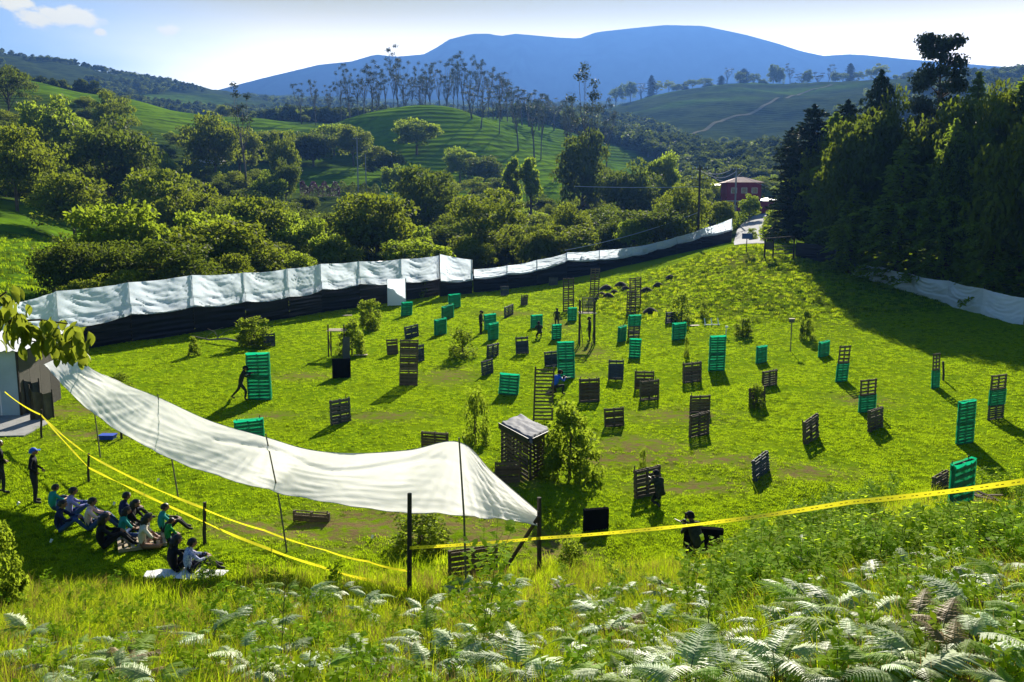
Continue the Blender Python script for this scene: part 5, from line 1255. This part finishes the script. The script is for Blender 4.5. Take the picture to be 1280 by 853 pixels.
tA = Vector((pA[0].x, pA[0].y, pA[0].z+pA[1]-.4)); tB = Vector((pB[0].x, pB[0].y, pB[0].z+pB[1]-.5))
for i, (x, sg) in enumerate(((-1, .8), (0, 1.2), (1, 1.6))): wire(tA+Vector((x, 0, -.2*i)), tB+Vector((x, 0, -.2*i)), sg, ('left', 'middle', 'right')[i]+' one of three cables between the utility poles near the maroon house', .03)
wire(at(718, 233, 138), tA+Vector((0, 0, -2.6)), .15, 'pale level cable reaching left from the utility pole', .05)
wire(at(706, 313, 112), tA+Vector((0, 0, -6.2)), .5, 'cable slanting down to the far fence from the utility pole', .04)
wire(tB+Vector((0, 0, -.6)), at(975, 238, 170), .3, 'cable from the pale pole to the right of the maroon house', .03)
def hipped(cx, cy, z0, w, d, h, over, m):
    mb = MB(); W2, D2 = w/2+over, d/2+over; r = max(.1, W2-D2)
    mb.add([(cx-W2, cy-D2, z0), (cx+W2, cy-D2, z0), (cx+W2, cy+D2, z0), (cx-W2, cy+D2, z0), (cx-r, cy, z0+h), (cx+r, cy, z0+h)], [(0, 1, 5, 4), (1, 2, 5), (2, 3, 4, 5), (3, 0, 4), (3, 2, 1, 0)]); return mb.mesh('roof', m)
def house(px, y, ybase, wpx, ytop, label, storeys=2, wallm='maroon', roofm='rooftile', wing=True):
    b = at(px, ybase, y) if wing else hit(px, ybase); y = b.y; g = gz(b.x, b.y); z0 = min(g, b.z); w = wpx*y/F; h = H+slope_of(ytop)*y-z0
    t = thing('house', label, 'house', (b.x, b.y, z0)); d = w*.8; wh = h*.86
    link('wall', MB().box((0, d/2, wh/2-.5), (w, d, wh+1)).mesh('wall', M[wallm]), t)
    link('roof', hipped(0, d/2, wh, w, d, h-wh, .5, M[roofm]), t)
    for f in range(storeys):
        for i in range(3):
            z = wh*(f+.55)/storeys; wd_ = link('window', MB().box((0, 0, 0), (w*.17, .1, 1.1)).mesh('window', M['cream']), t, ((i-1)*w*.3, -.02, z))
            link('pane', MB().box((0, -.04, 0), (w*.14, .06, .92)).mesh('pane', M['glass_dark']), wd_)
    if wing:
        link('wing_wall', MB().box((w*.78, d*.5, wh*.22), (w*.55, d*.9, wh*.5)).mesh('wing_wall', M[wallm]), t); link('wing_roof', hipped(w*.8, d*.5, wh*.48, w*.55, d*.9, .7, .35, M['roof_white']), t)
        link('balcony', MB().box((0, -.5, wh*.48), (w*1.02, 1.0, .15)).mesh('balcony', M['cream']), t)
    return t
house(930, 176, 246, 42, 221, 'maroon two-storey house with a dusty tiled roof beside the road')
house(893, 150, 250, 22, 229, 'low house with a pale pinkish roof left of the maroon house', 1, 'maroon', 'roof_white', False)
house(886, 160, 256, 14, 240, 'small brown-roofed outhouse in front of the low pale-roofed house', 1, 'maroon', 'rooftile', False)
house(958, 330, 196, 18, 186, 'small house with a bright roof far behind the conifers', 1, 'cream', 'roof_white', False)
house(262, 200, 204, 26, 188, 'small grey-roofed hut half hidden in the left woods', 1, 'cream', 'rooftile', False)
# hedges
def hedge(px0, y0, px1, y1, h, label, m, name='hedge', n=220, wdt=.8):
    a, b = ground_at(px0, y0), ground_at(px1, y1); t = thing(name, label, 'hedge', a)
    u = rng.random(n*14); P = np.outer(1-u, np.zeros(3))+np.outer(u, np.array(b-a)); nv = np.array([-(b-a).y, (b-a).x, 0]); nv = nv/np.linalg.norm(nv)
    P = P+np.outer(rng.normal(size=len(u))*wdt*.5, nv); P[:, 2] += rng.random(len(u))**.6*h*(1+.25*np.sin(u*23))
    V, Fq = leaf_quads(P, .17, .2); link('foliage', quick('foliage', V, Fq, m), t)
    mb = MB()
    for i in range(8): q = (b-a)*((i+.5)/8); mb.tube([q-Vector((0, 0, .3)), q+Vector((.1, 0, h*.7))], .05, 4)
    link('stems', mb.mesh('stems', M['bark']), t)
hedge(900, 140, 952, 185, 2.2, 'bright yellow-green hedge along the left side of the road', M['leaf_lit'])
hedge(955, 118, 985, 112, 1.6, 'bright low hedge at the right side of the road by the gate', M['leaf_lit'])
hedge(375, 250, 425, 250, 3.6, 'dark hedge with purple flowers in the left valley', mat('purple_blossom', (.12, .03, .10), .6, .2, trans=.3, col2=(.03, .045, .02), vscale=.4))
hedge(425, 262, 475, 262, 3.0, 'clipped dark green hedge right of the purple flowering one', M['leaf_dark'])
hedge(595, 132, 690, 150, 3.2, 'bright bamboo-like thicket behind the low part of the far fence', M['leaf_lit'], name='thicket', n=420, wdt=3)
hedge(640, 150, 700, 158, 4.0, 'reddish and green brush behind the far fence in the centre', mat('rusty_leaf', (.13, .09, .03), .6, .2, trans=.4, col2=(.06, .10, .02), vscale=.3), name='thicket', n=260, wdt=3)
# palms among the valley trees
def palm(px, y, ytop, label):
    p = ground_at(px, y); h = max(3, zrow(p, ytop)-p.z); t = thing('palm_tree', label, 'palm', p)
    link('trunk', MB().tube([(0, 0, -.5), (.2, 0, h*.5), (.1, 0, h-.8)], [.22, .16, .13], 7).mesh('trunk', M['bark_pale'], True), t)
    for i in range(11):
        az = i*2.4; mb = MB(); L0 = 2.4
        for s_ in (-1, 1):
            for k in range(9):
                f = (k+1)/9; x = L0*f; z = .9*f-1.6*f*f; l = .7*(1-abs(f-.45)); mb.add([(x, 0, z), (x+.18, s_*l, z-.35), (x+.12, 0, z)], [(0, 1, 2)])
        mb.tube([(0, 0, 0), (L0*.5, 0, .05), (L0, 0, -.7)], [.03, .02, .01], 3); link('frond', mb.mesh('frond', M['leaf_lit']), t, (.1, 0, h-.8), (0, 0, az))
palm(508, 170, 282, 'short palm with bright fronds behind the fence between the round tree and the domed tree')
palm(650, 128, 300, 'small palm in the bright thicket behind the far fence')
# ------------------------------------------------------------------ people
def cm(name, c, **k): return mat(name, c, .85, .15, var=.15, vscale=8, **k)
CL = {'skin': mat('skin', (.24, .12, .07), .6, .3), 'black': cm('black_cloth', (.012, .012, .015)), 'navy': cm('navy_cloth', (.015, .022, .07)), 'jeans': cm('denim', (.04, .08, .20)),
 'teal': cm('teal_cloth', (.02, .26, .22)), 'lavender': cm('lavender_cloth', (.28, .26, .55)), 'cream': cm('cream_cloth', (.62, .56, .46)), 'green': cm('green_cloth', (.01, .22, .05)), 'dark': cm('dark_trousers', (.03, .03, .035)),
 'pink': mat('pink_check', (.62, .30, .28), .85, .15, col2=(.70, .60, .58), vscale=30), 'pattern': mat('blue_white_print', (.05, .08, .35), .85, .15, col2=(.75, .77, .85), vscale=26), 'camo': mat('camouflage', (.05, .055, .03), .85, .15, col2=(.015, .018, .012), vscale=9),
 'hair': mat('black_hair', (.010, .008, .007), .5, .4), 'blue': mat('blue_cap', (.02, .10, .50), .7, .2), 'eye': mat('eye', (.01, .01, .01), .3, .5), 'shoe': cm('shoe', (.05, .045, .04)), 'white': cm('white_cloth', (.7, .7, .7)), 'red': cm('red_cloth', (.45, .05, .03))}
def arm_chain(s, sh, el, wr, hd):
    return [(sh, .058), (el, .042), (wr, .028), (hd, .030)]
POSE = {
 'stand': dict(pel=(0, 0, .93), spi=(0, .01, 1.12), che=(0, .02, 1.32), neb=(0, .01, 1.46), nec=(0, .02, 1.53), hea=(0, .045, 1.62), top=(0, .03, 1.70), arms=[((.18, 0, 1.42), (.25, -.02, 1.14), (.23, .12, .92), (.22, .17, .85))]*2, legs=[((.10, 0, .88), (.11, .03, .48), (.11, -.02, .09), (.12, .16, .045))]*2),
 'hips': dict(pel=(0, 0, .93), spi=(0, .01, 1.12), che=(0, .02, 1.32), neb=(0, .01, 1.46), nec=(0, .02, 1.53), hea=(.01, .05, 1.62), top=(0, .04, 1.70), arms=[((.18, 0, 1.42), (.34, -.04, 1.20), (.22, .10, 1.03), (.16, .12, 1.0)), ((.18, 0, 1.42), (.24, .02, 1.14), (.16, .20, 1.02), (.10, .23, 1.0))], legs=[((.10, 0, .88), (.13, .04, .48), (.15, 0, .09), (.17, .17, .045)), ((.10, 0, .88), (.12, .01, .48), (.12, -.04, .09), (.14, .12, .045))]),
 'aim': dict(pel=(0, -.05, .86), spi=(0, .0, 1.05), che=(0, .08, 1.24), neb=(0, .12, 1.37), nec=(0, .15, 1.44), hea=(0, .19, 1.52), top=(0, .18, 1.60), arms=[((.18, .1, 1.33), (.26, .26, 1.14), (.10, .42, 1.28), (.06, .48, 1.30)), ((.18, .1, 1.33), (.27, .22, 1.12), (.07, .30, 1.25), (.04, .36, 1.27))], legs=[((.10, -.05, .82), (.20, .22, .47), (.24, .16, .09), (.26, .33, .045)), ((.10, -.05, .82), (.18, -.20, .46), (.24, -.52, .10), (.27, -.36, .045))]),
 'sit': dict(pel=(0, 0, .13), spi=(0, -.03, .32), che=(0, .03, .51), neb=(0, .07, .64), nec=(0, .10, .71), hea=(0, .14, .80), top=(0, .14, .88), arms=[((.17, .05, .60), (.24, .22, .42), (.12, .42, .42), (.06, .47, .41))]*2, legs=[((.10, .05, .12), (.16, .42, .42), (.13, .66, .10), (.13, .80, .045))]*2),
 'sitback': dict(pel=(0, 0, .13), spi=(0, -.08, .31), che=(0, -.12, .51), neb=(0, -.12, .65), nec=(0, -.10, .72), hea=(0, -.06, .81), top=(0, -.06, .89), arms=[((.18, -.13, .60), (.27, -.26, .38), (.30, -.33, .10), (.31, -.27, .04)), ((.18, -.1, .60), (.25, .08, .40), (.16, .28, .40), (.12, .33, .39))], legs=[((.10, .05, .12), (.15, .46, .34), (.13, .80, .09), (.13, .93, .06)), ((.10, .05, .12), (.17, .45, .14), (.08, .72, .08), (.03, .84, .05))]),
 'lotus': dict(pel=(0, 0, .13), spi=(0, -.02, .32), che=(0, .05, .52), neb=(0, .09, .65), nec=(0, .12, .72), hea=(0, .17, .80), top=(0, .18, .88), arms=[((.17, .06, .60), (.25, .20, .38), (.12, .34, .26), (.07, .38, .25))]*2, legs=[((.10, .05, .11), (.34, .34, .16), (.05, .42, .08), (-.08, .40, .05))]*2),
 'crouch': dict(pel=(0, -.12, .42), spi=(0, -.04, .60), che=(0, .06, .78), neb=(0, .12, .90), nec=(0, .15, .97), hea=(0, .20, 1.05), top=(0, .20, 1.13), arms=[((.17, .08, .86), (.26, .22, .66), (.10, .40, .78), (.06, .46, .80)), ((.17, .08, .86), (.26, .18, .64), (.07, .30, .76), (.04, .36, .78))], legs=[((.10, -.10, .40), (.18, .28, .48), (.17, .20, .10), (.18, .36, .045)), ((.10, -.10, .40), (.17, .12, .10), (.17, -.32, .10), (.18, -.40, .05))]),
}
def person(p, face, pose, label, top, bottom, hair='short', scale=1.0, sleeves=True, cap=None, group=None):
    Q = POSE[pose]; V = []; E = []; Rr = []; Sg = []
    def v(c, r): V.append(c); Rr.append(r); return len(V)-1
    def chain(start, pts, region):
        a = start
        for c, r, rg in pts: b = v(c, r); E.append((a, b)); Sg.append((a, b, rg)); a = b
        return a
    w = .14
    pel = v(Q['pel'], .125)
    neb = chain(pel, [(Q['spi'], .115, 'top'), (Q['che'], .13, 'top'), (Q['neb'], .085, 'top')], 'top')
    hd = chain(neb, [(Q['nec'], .052, 'skin')], 'skin')
    h = Vector(Q['hea']); fwd = Vector((0, 1, 0)); 
    hl = chain(hd, [(tuple(h+Vector((0, .02, -.05))), .072, 'skin'), (tuple(h+Vector((0, -.003, .02))), .090, 'skin'), (Q['top'], .062, 'skin')], 'skin')
    for s, A in ((1, Q['arms'][0]), (-1, Q['arms'][1])):
        f = lambda c: (c[0]*s, c[1], c[2])
        e = chain(neb-1, [(f(A[0]), .060, 'top'), (f(A[1]), .045, 'top'), (f(A[2]), .029, 'top' if sleeves else 'skin'), (f(A[3]), .030, 'skin')], '')
        wr, hn = Vector(f(A[2])), Vector(f(A[3])); d = (hn-wr).normalized(); side = d.cross(Vector((0, 0, 1))); side = side.normalized() if side.length > .1 else Vector((1, 0, 0)); dn = d.cross(side).normalized()
        if dn.z > 0: dn = -dn
        for k, ln in enumerate((.062, .075, .08, .072)):
            b0 = hn+side*(k-1.5)*.019+d*.022; chain(e, [(tuple(b0), .0095, 'skin'), (tuple(b0+d*ln*.5+dn*.008), .0085, 'skin'), (tuple(b0+d*ln*.8+dn*.035), .0075, 'skin')], '')
        b0 = hn-side*s*.038+d*.0; chain(e, [(tuple(b0), .011, 'skin'), (tuple(b0+d*.035-side*s*.012), .009, 'skin')], '')
    for s, A in ((1, Q['legs'][0]), (-1, Q['legs'][1])):
        f = lambda c: (c[0]*s, c[1], c[2])
        chain(pel, [(f(A[0]), .095, 'bot'), (f(A[1]), .066, 'bot'), (f(A[2]), .045, 'bot'), (f(A[3]), .040, 'shoe')], '')
    nose = v(tuple(h+Vector((0, .105, -.012))), .012); E.append((hl-1, nose)); Sg.append((hl-1, nose, 'skin'))
    me = bpy.data.meshes.new('body_cage'); me.from_pydata(V, E, []); tmp = bpy.data.objects.new('body_cage', me); COL.objects.link(tmp)
    sk = tmp.modifiers.new('s', 'SKIN'); sk.use_smooth_shade = True
    ly = me.skin_vertices[0] if me.skin_vertices else None
    if ly is None:
        bm = bmesh.new(); bm.from_mesh(me); bm.verts.layers.skin.verify(); bm.to_mesh(me); bm.free(); ly = me.skin_vertices[0]
    for i, r in enumerate(Rr):
        k = 1.28 if i in (pel, pel+1, pel+2) else 1.0
        ly.data[i].radius = (r*k, r*.92)
    ly.data[0].use_root = True
    ss = tmp.modifiers.new('u', 'SUBSURF'); ss.levels = 1; ss.render_levels = 1
    dg = bpy.context.evaluated_depsgraph_get(); bme = bpy.data.meshes.new_from_object(tmp.evaluated_get(dg)); bme.name = 'body'
    bpy.data.objects.remove(tmp); bpy.data.meshes.remove(me)
    bme.materials.clear()
    for k in (top, bottom, 'skin', 'shoe'): bme.materials.append(CL[k])
    A_ = np.array([V[a] for a, b, _ in Sg]); B_ = np.array([V[b] for a, b, _ in Sg]); ra = np.array([max(Rr[a], Rr[b]) for a, b, _ in Sg]); rg = [{'top': 0, 'bot': 1, 'skin': 2, 'shoe': 3}[c] for _, _, c in Sg]
    n = len(bme.polygons); cc = np.empty(n*3); bme.polygons.foreach_get('center', cc); cc = cc.reshape(-1, 3)
    AB = B_-A_; t = np.clip(((cc[:, None]-A_)*AB).sum(2)/np.maximum((AB*AB).sum(1), 1e-9), 0, 1); dd = np.linalg.norm(cc[:, None]-(A_+t[..., None]*AB), axis=2)/ra
    mi = np.array(rg)[dd.argmin(1)]; low = (np.linalg.norm(cc-np.array(V[0]), axis=1) < .13); mi = np.where(low & (mi == 0), 1, mi)
    bme.polygons.foreach_set('material_index', mi.astype('i')); bme.update()
    t = thing('person', label, 'person', p, face, group); t.scale = (scale*1.18, scale*1.18, scale*1.08)
    link('body', bme, t)
    # hair: a cap that follows the skull, longer down the back when long
    hb_ = MB(); vs = []; fs = []; c = h+Vector((0, -.012, .028))
    m_ = CL[cap] if cap else CL['hair']; nU, nV = 14, 9
    for j in range(nV):
        ph = math.pi*.5*(1-j/(nV-1)*1.42)
        for i in range(nU):
            a = 2*math.pi*i/nU; r = .098; y = -math.cos(a); drop = 1.0
            zz = math.sin(ph); rr = math.cos(ph) if ph > 0 else 1.0
            front = max(0, -y); 
            if ph < .25*front+.0 and y < 0: pass
            x_, y_, z_ = math.sin(a)*r*rr*.93, y*-1*r*rr*1.08, zz*r*1.02
            if ph < 0: z_ = -abs(ph)*(.10 if y > -.2 else .03)*(2.6 if hair == 'long' and y > .1 else 1); y_ -= (.01 if y > 0 else 0)
            if y_ > .03 and z_ < .03: z_ = .03+z_*.1
            vs.append(c+Vector((x_, y_, z_)))
    for j in range(nV-1):
        for i in range(nU): fs.append((j*nU+i, j*nU+(i+1) % nU, (j+1)*nU+(i+1) % nU, (j+1)*nU+i))
    hb_.add(vs, fs); link('cap' if cap else 'hair', hb_.mesh('hair', m_, True), t)
    if hair == 'long':
        link('hair', MB().tube([c+Vector((0, -.07, .0)), c+Vector((0, -.10, -.14)), c+Vector((0, -.09, -.30))], [.075, .07, .03], 8).mesh('hair', m_, True), t)
    if cap == 'blue': link('cap_brim', MB().box(tuple(c+Vector((0, .13, .012))), (.13, .10, .012)).mesh('cap_brim', m_), t)
    em = MB()
    for s in (-1, 1): link('eye', MB().box((0, 0, 0), (.022, .012, .010)).mesh('eye', CL['eye']), t, tuple(h+Vector((s*.033, .088, .012))))
    link('mouth', MB().box((0, 0, 0), (.045, .01, .010)).mesh('mouth', CL['red']), t, tuple(h+Vector((0, .088, -.052))))
    for s in (-1, 1): link('ear', MB().box((0, 0, 0), (.018, .035, .055), taper=.8).mesh('ear', CL['skin']), t, tuple(h+Vector((s*.086, 0, 0))))
    if cap == 'black': link('face_mask', MB().box((0, 0, 0), (.13, .06, .15), taper=.9).mesh('face_mask', CL['black']), t, tuple(h+Vector((0, .085, -.02))))
    return t
def stand_at(px, py, ytop, dy=0):
    p = hit(px, py); p = Vector((p.x, p.y+dy, gz(p.x, p.y+dy))); return p
D2 = math.radians
# watching the field: they look away from the camera, a little to the right
PE = [
 (2, 617, -40, 'hips', 'man in black standing with hands at his waist at the left edge', 'black', 'dark', 'short', 1.0, None),
 (45, 629, -70, 'hips', 'standing man in dark clothes and a blue cap', 'black', 'dark', 'short', 1.0, 'blue'),
 (66, 641, -40, 'sit', 'seated person in a teal shirt, farthest left of the crowd', 'teal', 'jeans', 'short', .92, None),
 (74, 667, -75, 'sit', 'seated person in a navy top nearest the left end of the crowd', 'navy', 'jeans', 'short', 1.05, None),
 (87, 650, -60, 'sit', 'seated man in a lavender shirt between the navy and the pink one', 'lavender', 'jeans', 'short', 1.05, None),
 (111, 664, -70, 'sit', 'seated person in a pink checked shirt and light jeans', 'pink', 'jeans', 'short', 1.05, None),
 (126, 688, -60, 'sit', 'hunched person all in black sitting in front of the pallet', 'black', 'black', 'long', 1.08, None),
 (154, 655, -50, 'sit', 'seated person in dark clothes behind the teal one in the middle', 'navy', 'dark', 'short', 1.0, None),
 (164, 663, -80, 'lotus', 'person with black hair sitting right behind the one in cream', 'black', 'dark', 'long', .98, None),
 (153, 673, -60, 'lotus', 'seated woman in a teal top at the left side of the wooden pallet', 'teal', 'jeans', 'long', .95, None),
 (178, 687, -65, 'lotus', 'seated woman with long black hair in a cream top and bare knees', 'cream', 'skin', 'long', 1.05, None),
 (202, 668, -60, 'sit', 'seated person in a teal shirt at the right side of the pallet', 'teal', 'dark', 'short', .95, None),
 (210, 678, -50, 'lotus', 'small child in a green shirt sitting before the teal one', 'green', 'dark', 'short', .72, None),
 (216, 718, -50, 'sit', 'person all in black sitting on a white sheet beside the blue print shirt', 'black', 'black', 'long', 1.08, None),
 (235, 719, -60, 'sit', 'person in a blue and white printed shirt sitting on a white sheet', 'pattern', 'dark', 'short', 1.0, None),
]
for px, py, f, pose, lb, tp, bt, hr_, sc, cap in PE:
    person(hit(px, py), R(f), pose, lb, tp, bt, hr_, sc, sleeves=(tp not in ('teal', 'green', 'cream')), cap=cap)
PL = [
 (303, 500, -85, 'aim', 'dark clothed player with a raised marker crouching in behind the tall green pallets', 1.0, 'red'),
 (601, 418, -110, 'stand', 'player in dark clothes standing left of a green netted pallet', 1.0, None),
 (674, 423, 10, 'crouch', 'player crouching at the lower right of a green netted pallet', 1.0, None),
 (696, 411, -170, 'stand', 'player whose head shows above a narrow green netted pallet', .9, None),
 (695, 494, -60, 'crouch', 'player in blue crouching between the leaning ladder and the green stack', 1.05, 'blue'),
 (823, 630, 20, 'crouch', 'player crouching with a marker behind a brown pallet on the lawn', .88, None),
 (868, 697, 30, 'crouch', 'player hiding low in the weeds under the yellow tape', 1.0, None),
 (737, 428, 90, 'stand', 'player in dark clothes standing under the cage platform', 1.0, None),
]
for px, py, f, pose, lb, sc, tp in PL:
    p = hit(px, py); person(p, R(f), pose, lb, tp if tp == 'blue' else 'camo', 'camo' if tp != 'blue' else 'dark', 'short', sc, cap='black')
    if pose in ('aim', 'crouch'):
        hn = Vector(POSE[pose]['arms'][0][3]); rot = Matrix.Rotation(R(f), 3, 'Z')
        g = thing('paintball_marker', 'black paintball marker held by the '+lb, 'marker', p+rot@(hn*sc+Vector((-.05, .0, .03))), R(f))
        g['label'] = ' '.join(g['label'].split()[:16])
        link('barrel', MB().tube([(0, -.05, 0), (0, .42, 0)], .014, 6).mesh('barrel', M['black_sheet']), g); link('grip', MB().box((0, -.04, -.07), (.03, .05, .14)).mesh('grip', M['black_sheet']), g)
        link('hopper', MB().tube([(0, -.06, .05), (0, .0, .09), (0, .07, .06)], [.03, .05, .03], 8).mesh('hopper', M['black_sheet'], True), g); link('tank', MB().tube([(0, -.30, -.02), (0, -.08, -.02)], .035, 8).mesh('tank', M['metal_wire'], True), g)
# what they sit on
a, b = hit(150, 681), hit(205, 679); c = (a+b)/2
t = thing('seat_pallet', 'pale wooden pallet lying flat under the seated crowd', 'pallet', c, math.atan2(b.y-a.y, b.x-a.x)+.3)
for y in (-.45, 0, .45): link('stringer', MB().box((0, y, .05), (1.3, .06, .09)).mesh('stringer', M['wood_pale']), t)
for i in range(8): link('slat', MB().box((-.6+i*.17, 0, .107), (.1, 1.05, .02)).mesh('slat', M['wood_pale']), t)
for px, py, w_, lb, rz in ((207, 720, .75, 'white sheet on the grass under the person in black', .2), (252, 721, .85, 'white sheet on the grass right of the printed shirt', -.15)):
    p = hit(px, py); t = thing('white_mat', lb, 'mat', p+Vector((0, 0, .07)), rz)
    link('mat_sheet', quadgrid('mat_sheet', lambda u, v: ((u-.5)*w_*1.4, (v-.5)*w_*.8, .03*mnoise.noise(Vector((u*4, v*4, w_)))), 10, 8, M['card']), t)

# ------------------------------------------------------------------ branch of a large-leaved tree reaching in from the left
yb = 12.5; B0 = at(-150, 440, yb+.3); gp = Vector((B0.x, B0.y, gz(B0.x, B0.y)))
t = thing('large_leaved_tree', 'branch of a tree with large drooping leaves reaching in at the upper left', 'tree', gp)
mb = MB(); Z = lambda px, py, y=yb: at(px, py, y)-gp
mb.tube([(0, 0, -.5), Vector((-.1, 0, 2)), Z(-150, 440)], [.16, .13, .10], 8)
for pts, r in (([Z(-150, 440), Z(-60, 415), Z(10, 402), Z(50, 400), Z(85, 405)], .03), ([Z(-60, 415), Z(-20, 385), Z(8, 365)], .02), ([Z(10, 402), Z(30, 425), Z(60, 430)], .014), ([Z(-150, 440), Z(-120, 380), Z(-60, 330)], .05)):
    mb.tube(pts, [r*(1-.17*i) for i in range(len(pts))], 6)
link('trunk', mb.mesh('trunk', M['bark'], True), t)
def big_leaf(seed):
    r = random.Random(seed); V = [(0, 0, 0)]; n = 6; L0 = .20; prof = (.0, .40, .55, .50, .32, .0)
    V = []; 
    for i in range(n):
        f = i/(n-1); z = -L0*f; y = .03*math.sin(f*3)+.03*f; w = prof[i]*L0*.48
        V += [(-w, y+.018, z), (0, y, z-.004), (w, y+.018, z)]
    FQ = [(3*i+a, 3*i+a+1, 3*i+a+4, 3*i+a+3) for i in range(n-1) for a in (0, 1)]
    return quick('leaf', V, FQ, mat('large_leaf', (.09, .13, .015), .5, .15, trans=.5, tcol=(.22, .26, .02), orand=.3) if seed == 1 else bpy.data.materials['large_leaf'], True)
LV = [big_leaf(1), big_leaf(2), big_leaf(3)]
for i in range(230):
    c = random.choice([(8, 372, 16, 14), (12, 395, 18, 14), (40, 405, 22, 12), (70, 408, 20, 14), (95, 412, 16, 16), (60, 425, 24, 12), (88, 432, 16, 12), (-40, 380, 40, 30), (-90, 360, 50, 40), (25, 412, 20, 12)])
    px = random.gauss(c[0], c[2]*.55); py = random.gauss(c[1], c[3]*.55)
    if px > 114: continue
    q = at(px, py, yb+random.uniform(-.35, .35))-gp
    link('leaf', random.choice(LV), t, q, (random.uniform(-.5, .5), random.uniform(-.5, .5), random.uniform(0, 6.28)), random.uniform(.8, 1.35))
# tall single weeds of the foreground
for px, py, ty, lb in ((608, 838, 640, 'tall leafy weed with a bushy top standing alone in the middle foreground'), (350, 850, 700, 'thin tall dried stem rising from the ferns left of centre'), (862, 790, 668, 'pale flowering umbel weed in front of the dark pallet under the tape'), (1270, 700, 570, 'wispy tall weed at the right edge crossing the yellow tape'), (882, 850, 700, 'slender tall weed left of the right-hand ferns'), (1085, 735, 625, 'yellowish grass stalks leaning among the weeds on the right'), (262, 745, 690, 'small leafy weed in front of the white sheets'), (420, 742, 700, 'leafy weed left of the tall foreground post')):
    p = hit(px, py); h = max(.4, zrow(p, ty)-p.z); thin = 'thin' in lb or 'slender' in lb or 'wispy' in lb or 'stalks' in lb
    t = thing('tall_weed', lb, 'weed', p)
    for k in range(1 if thin else 3): link('stem', weed_mesh(h*(1-.12*k), int(h*(14 if thin else 60)), .05 if thin else .13, M['straw'] if ('dried' in lb or 'yellowish' in lb) else M['weed'], name='stem'), t, (.06*k*math.cos(k*2), .06*k*math.sin(k*2), 0))
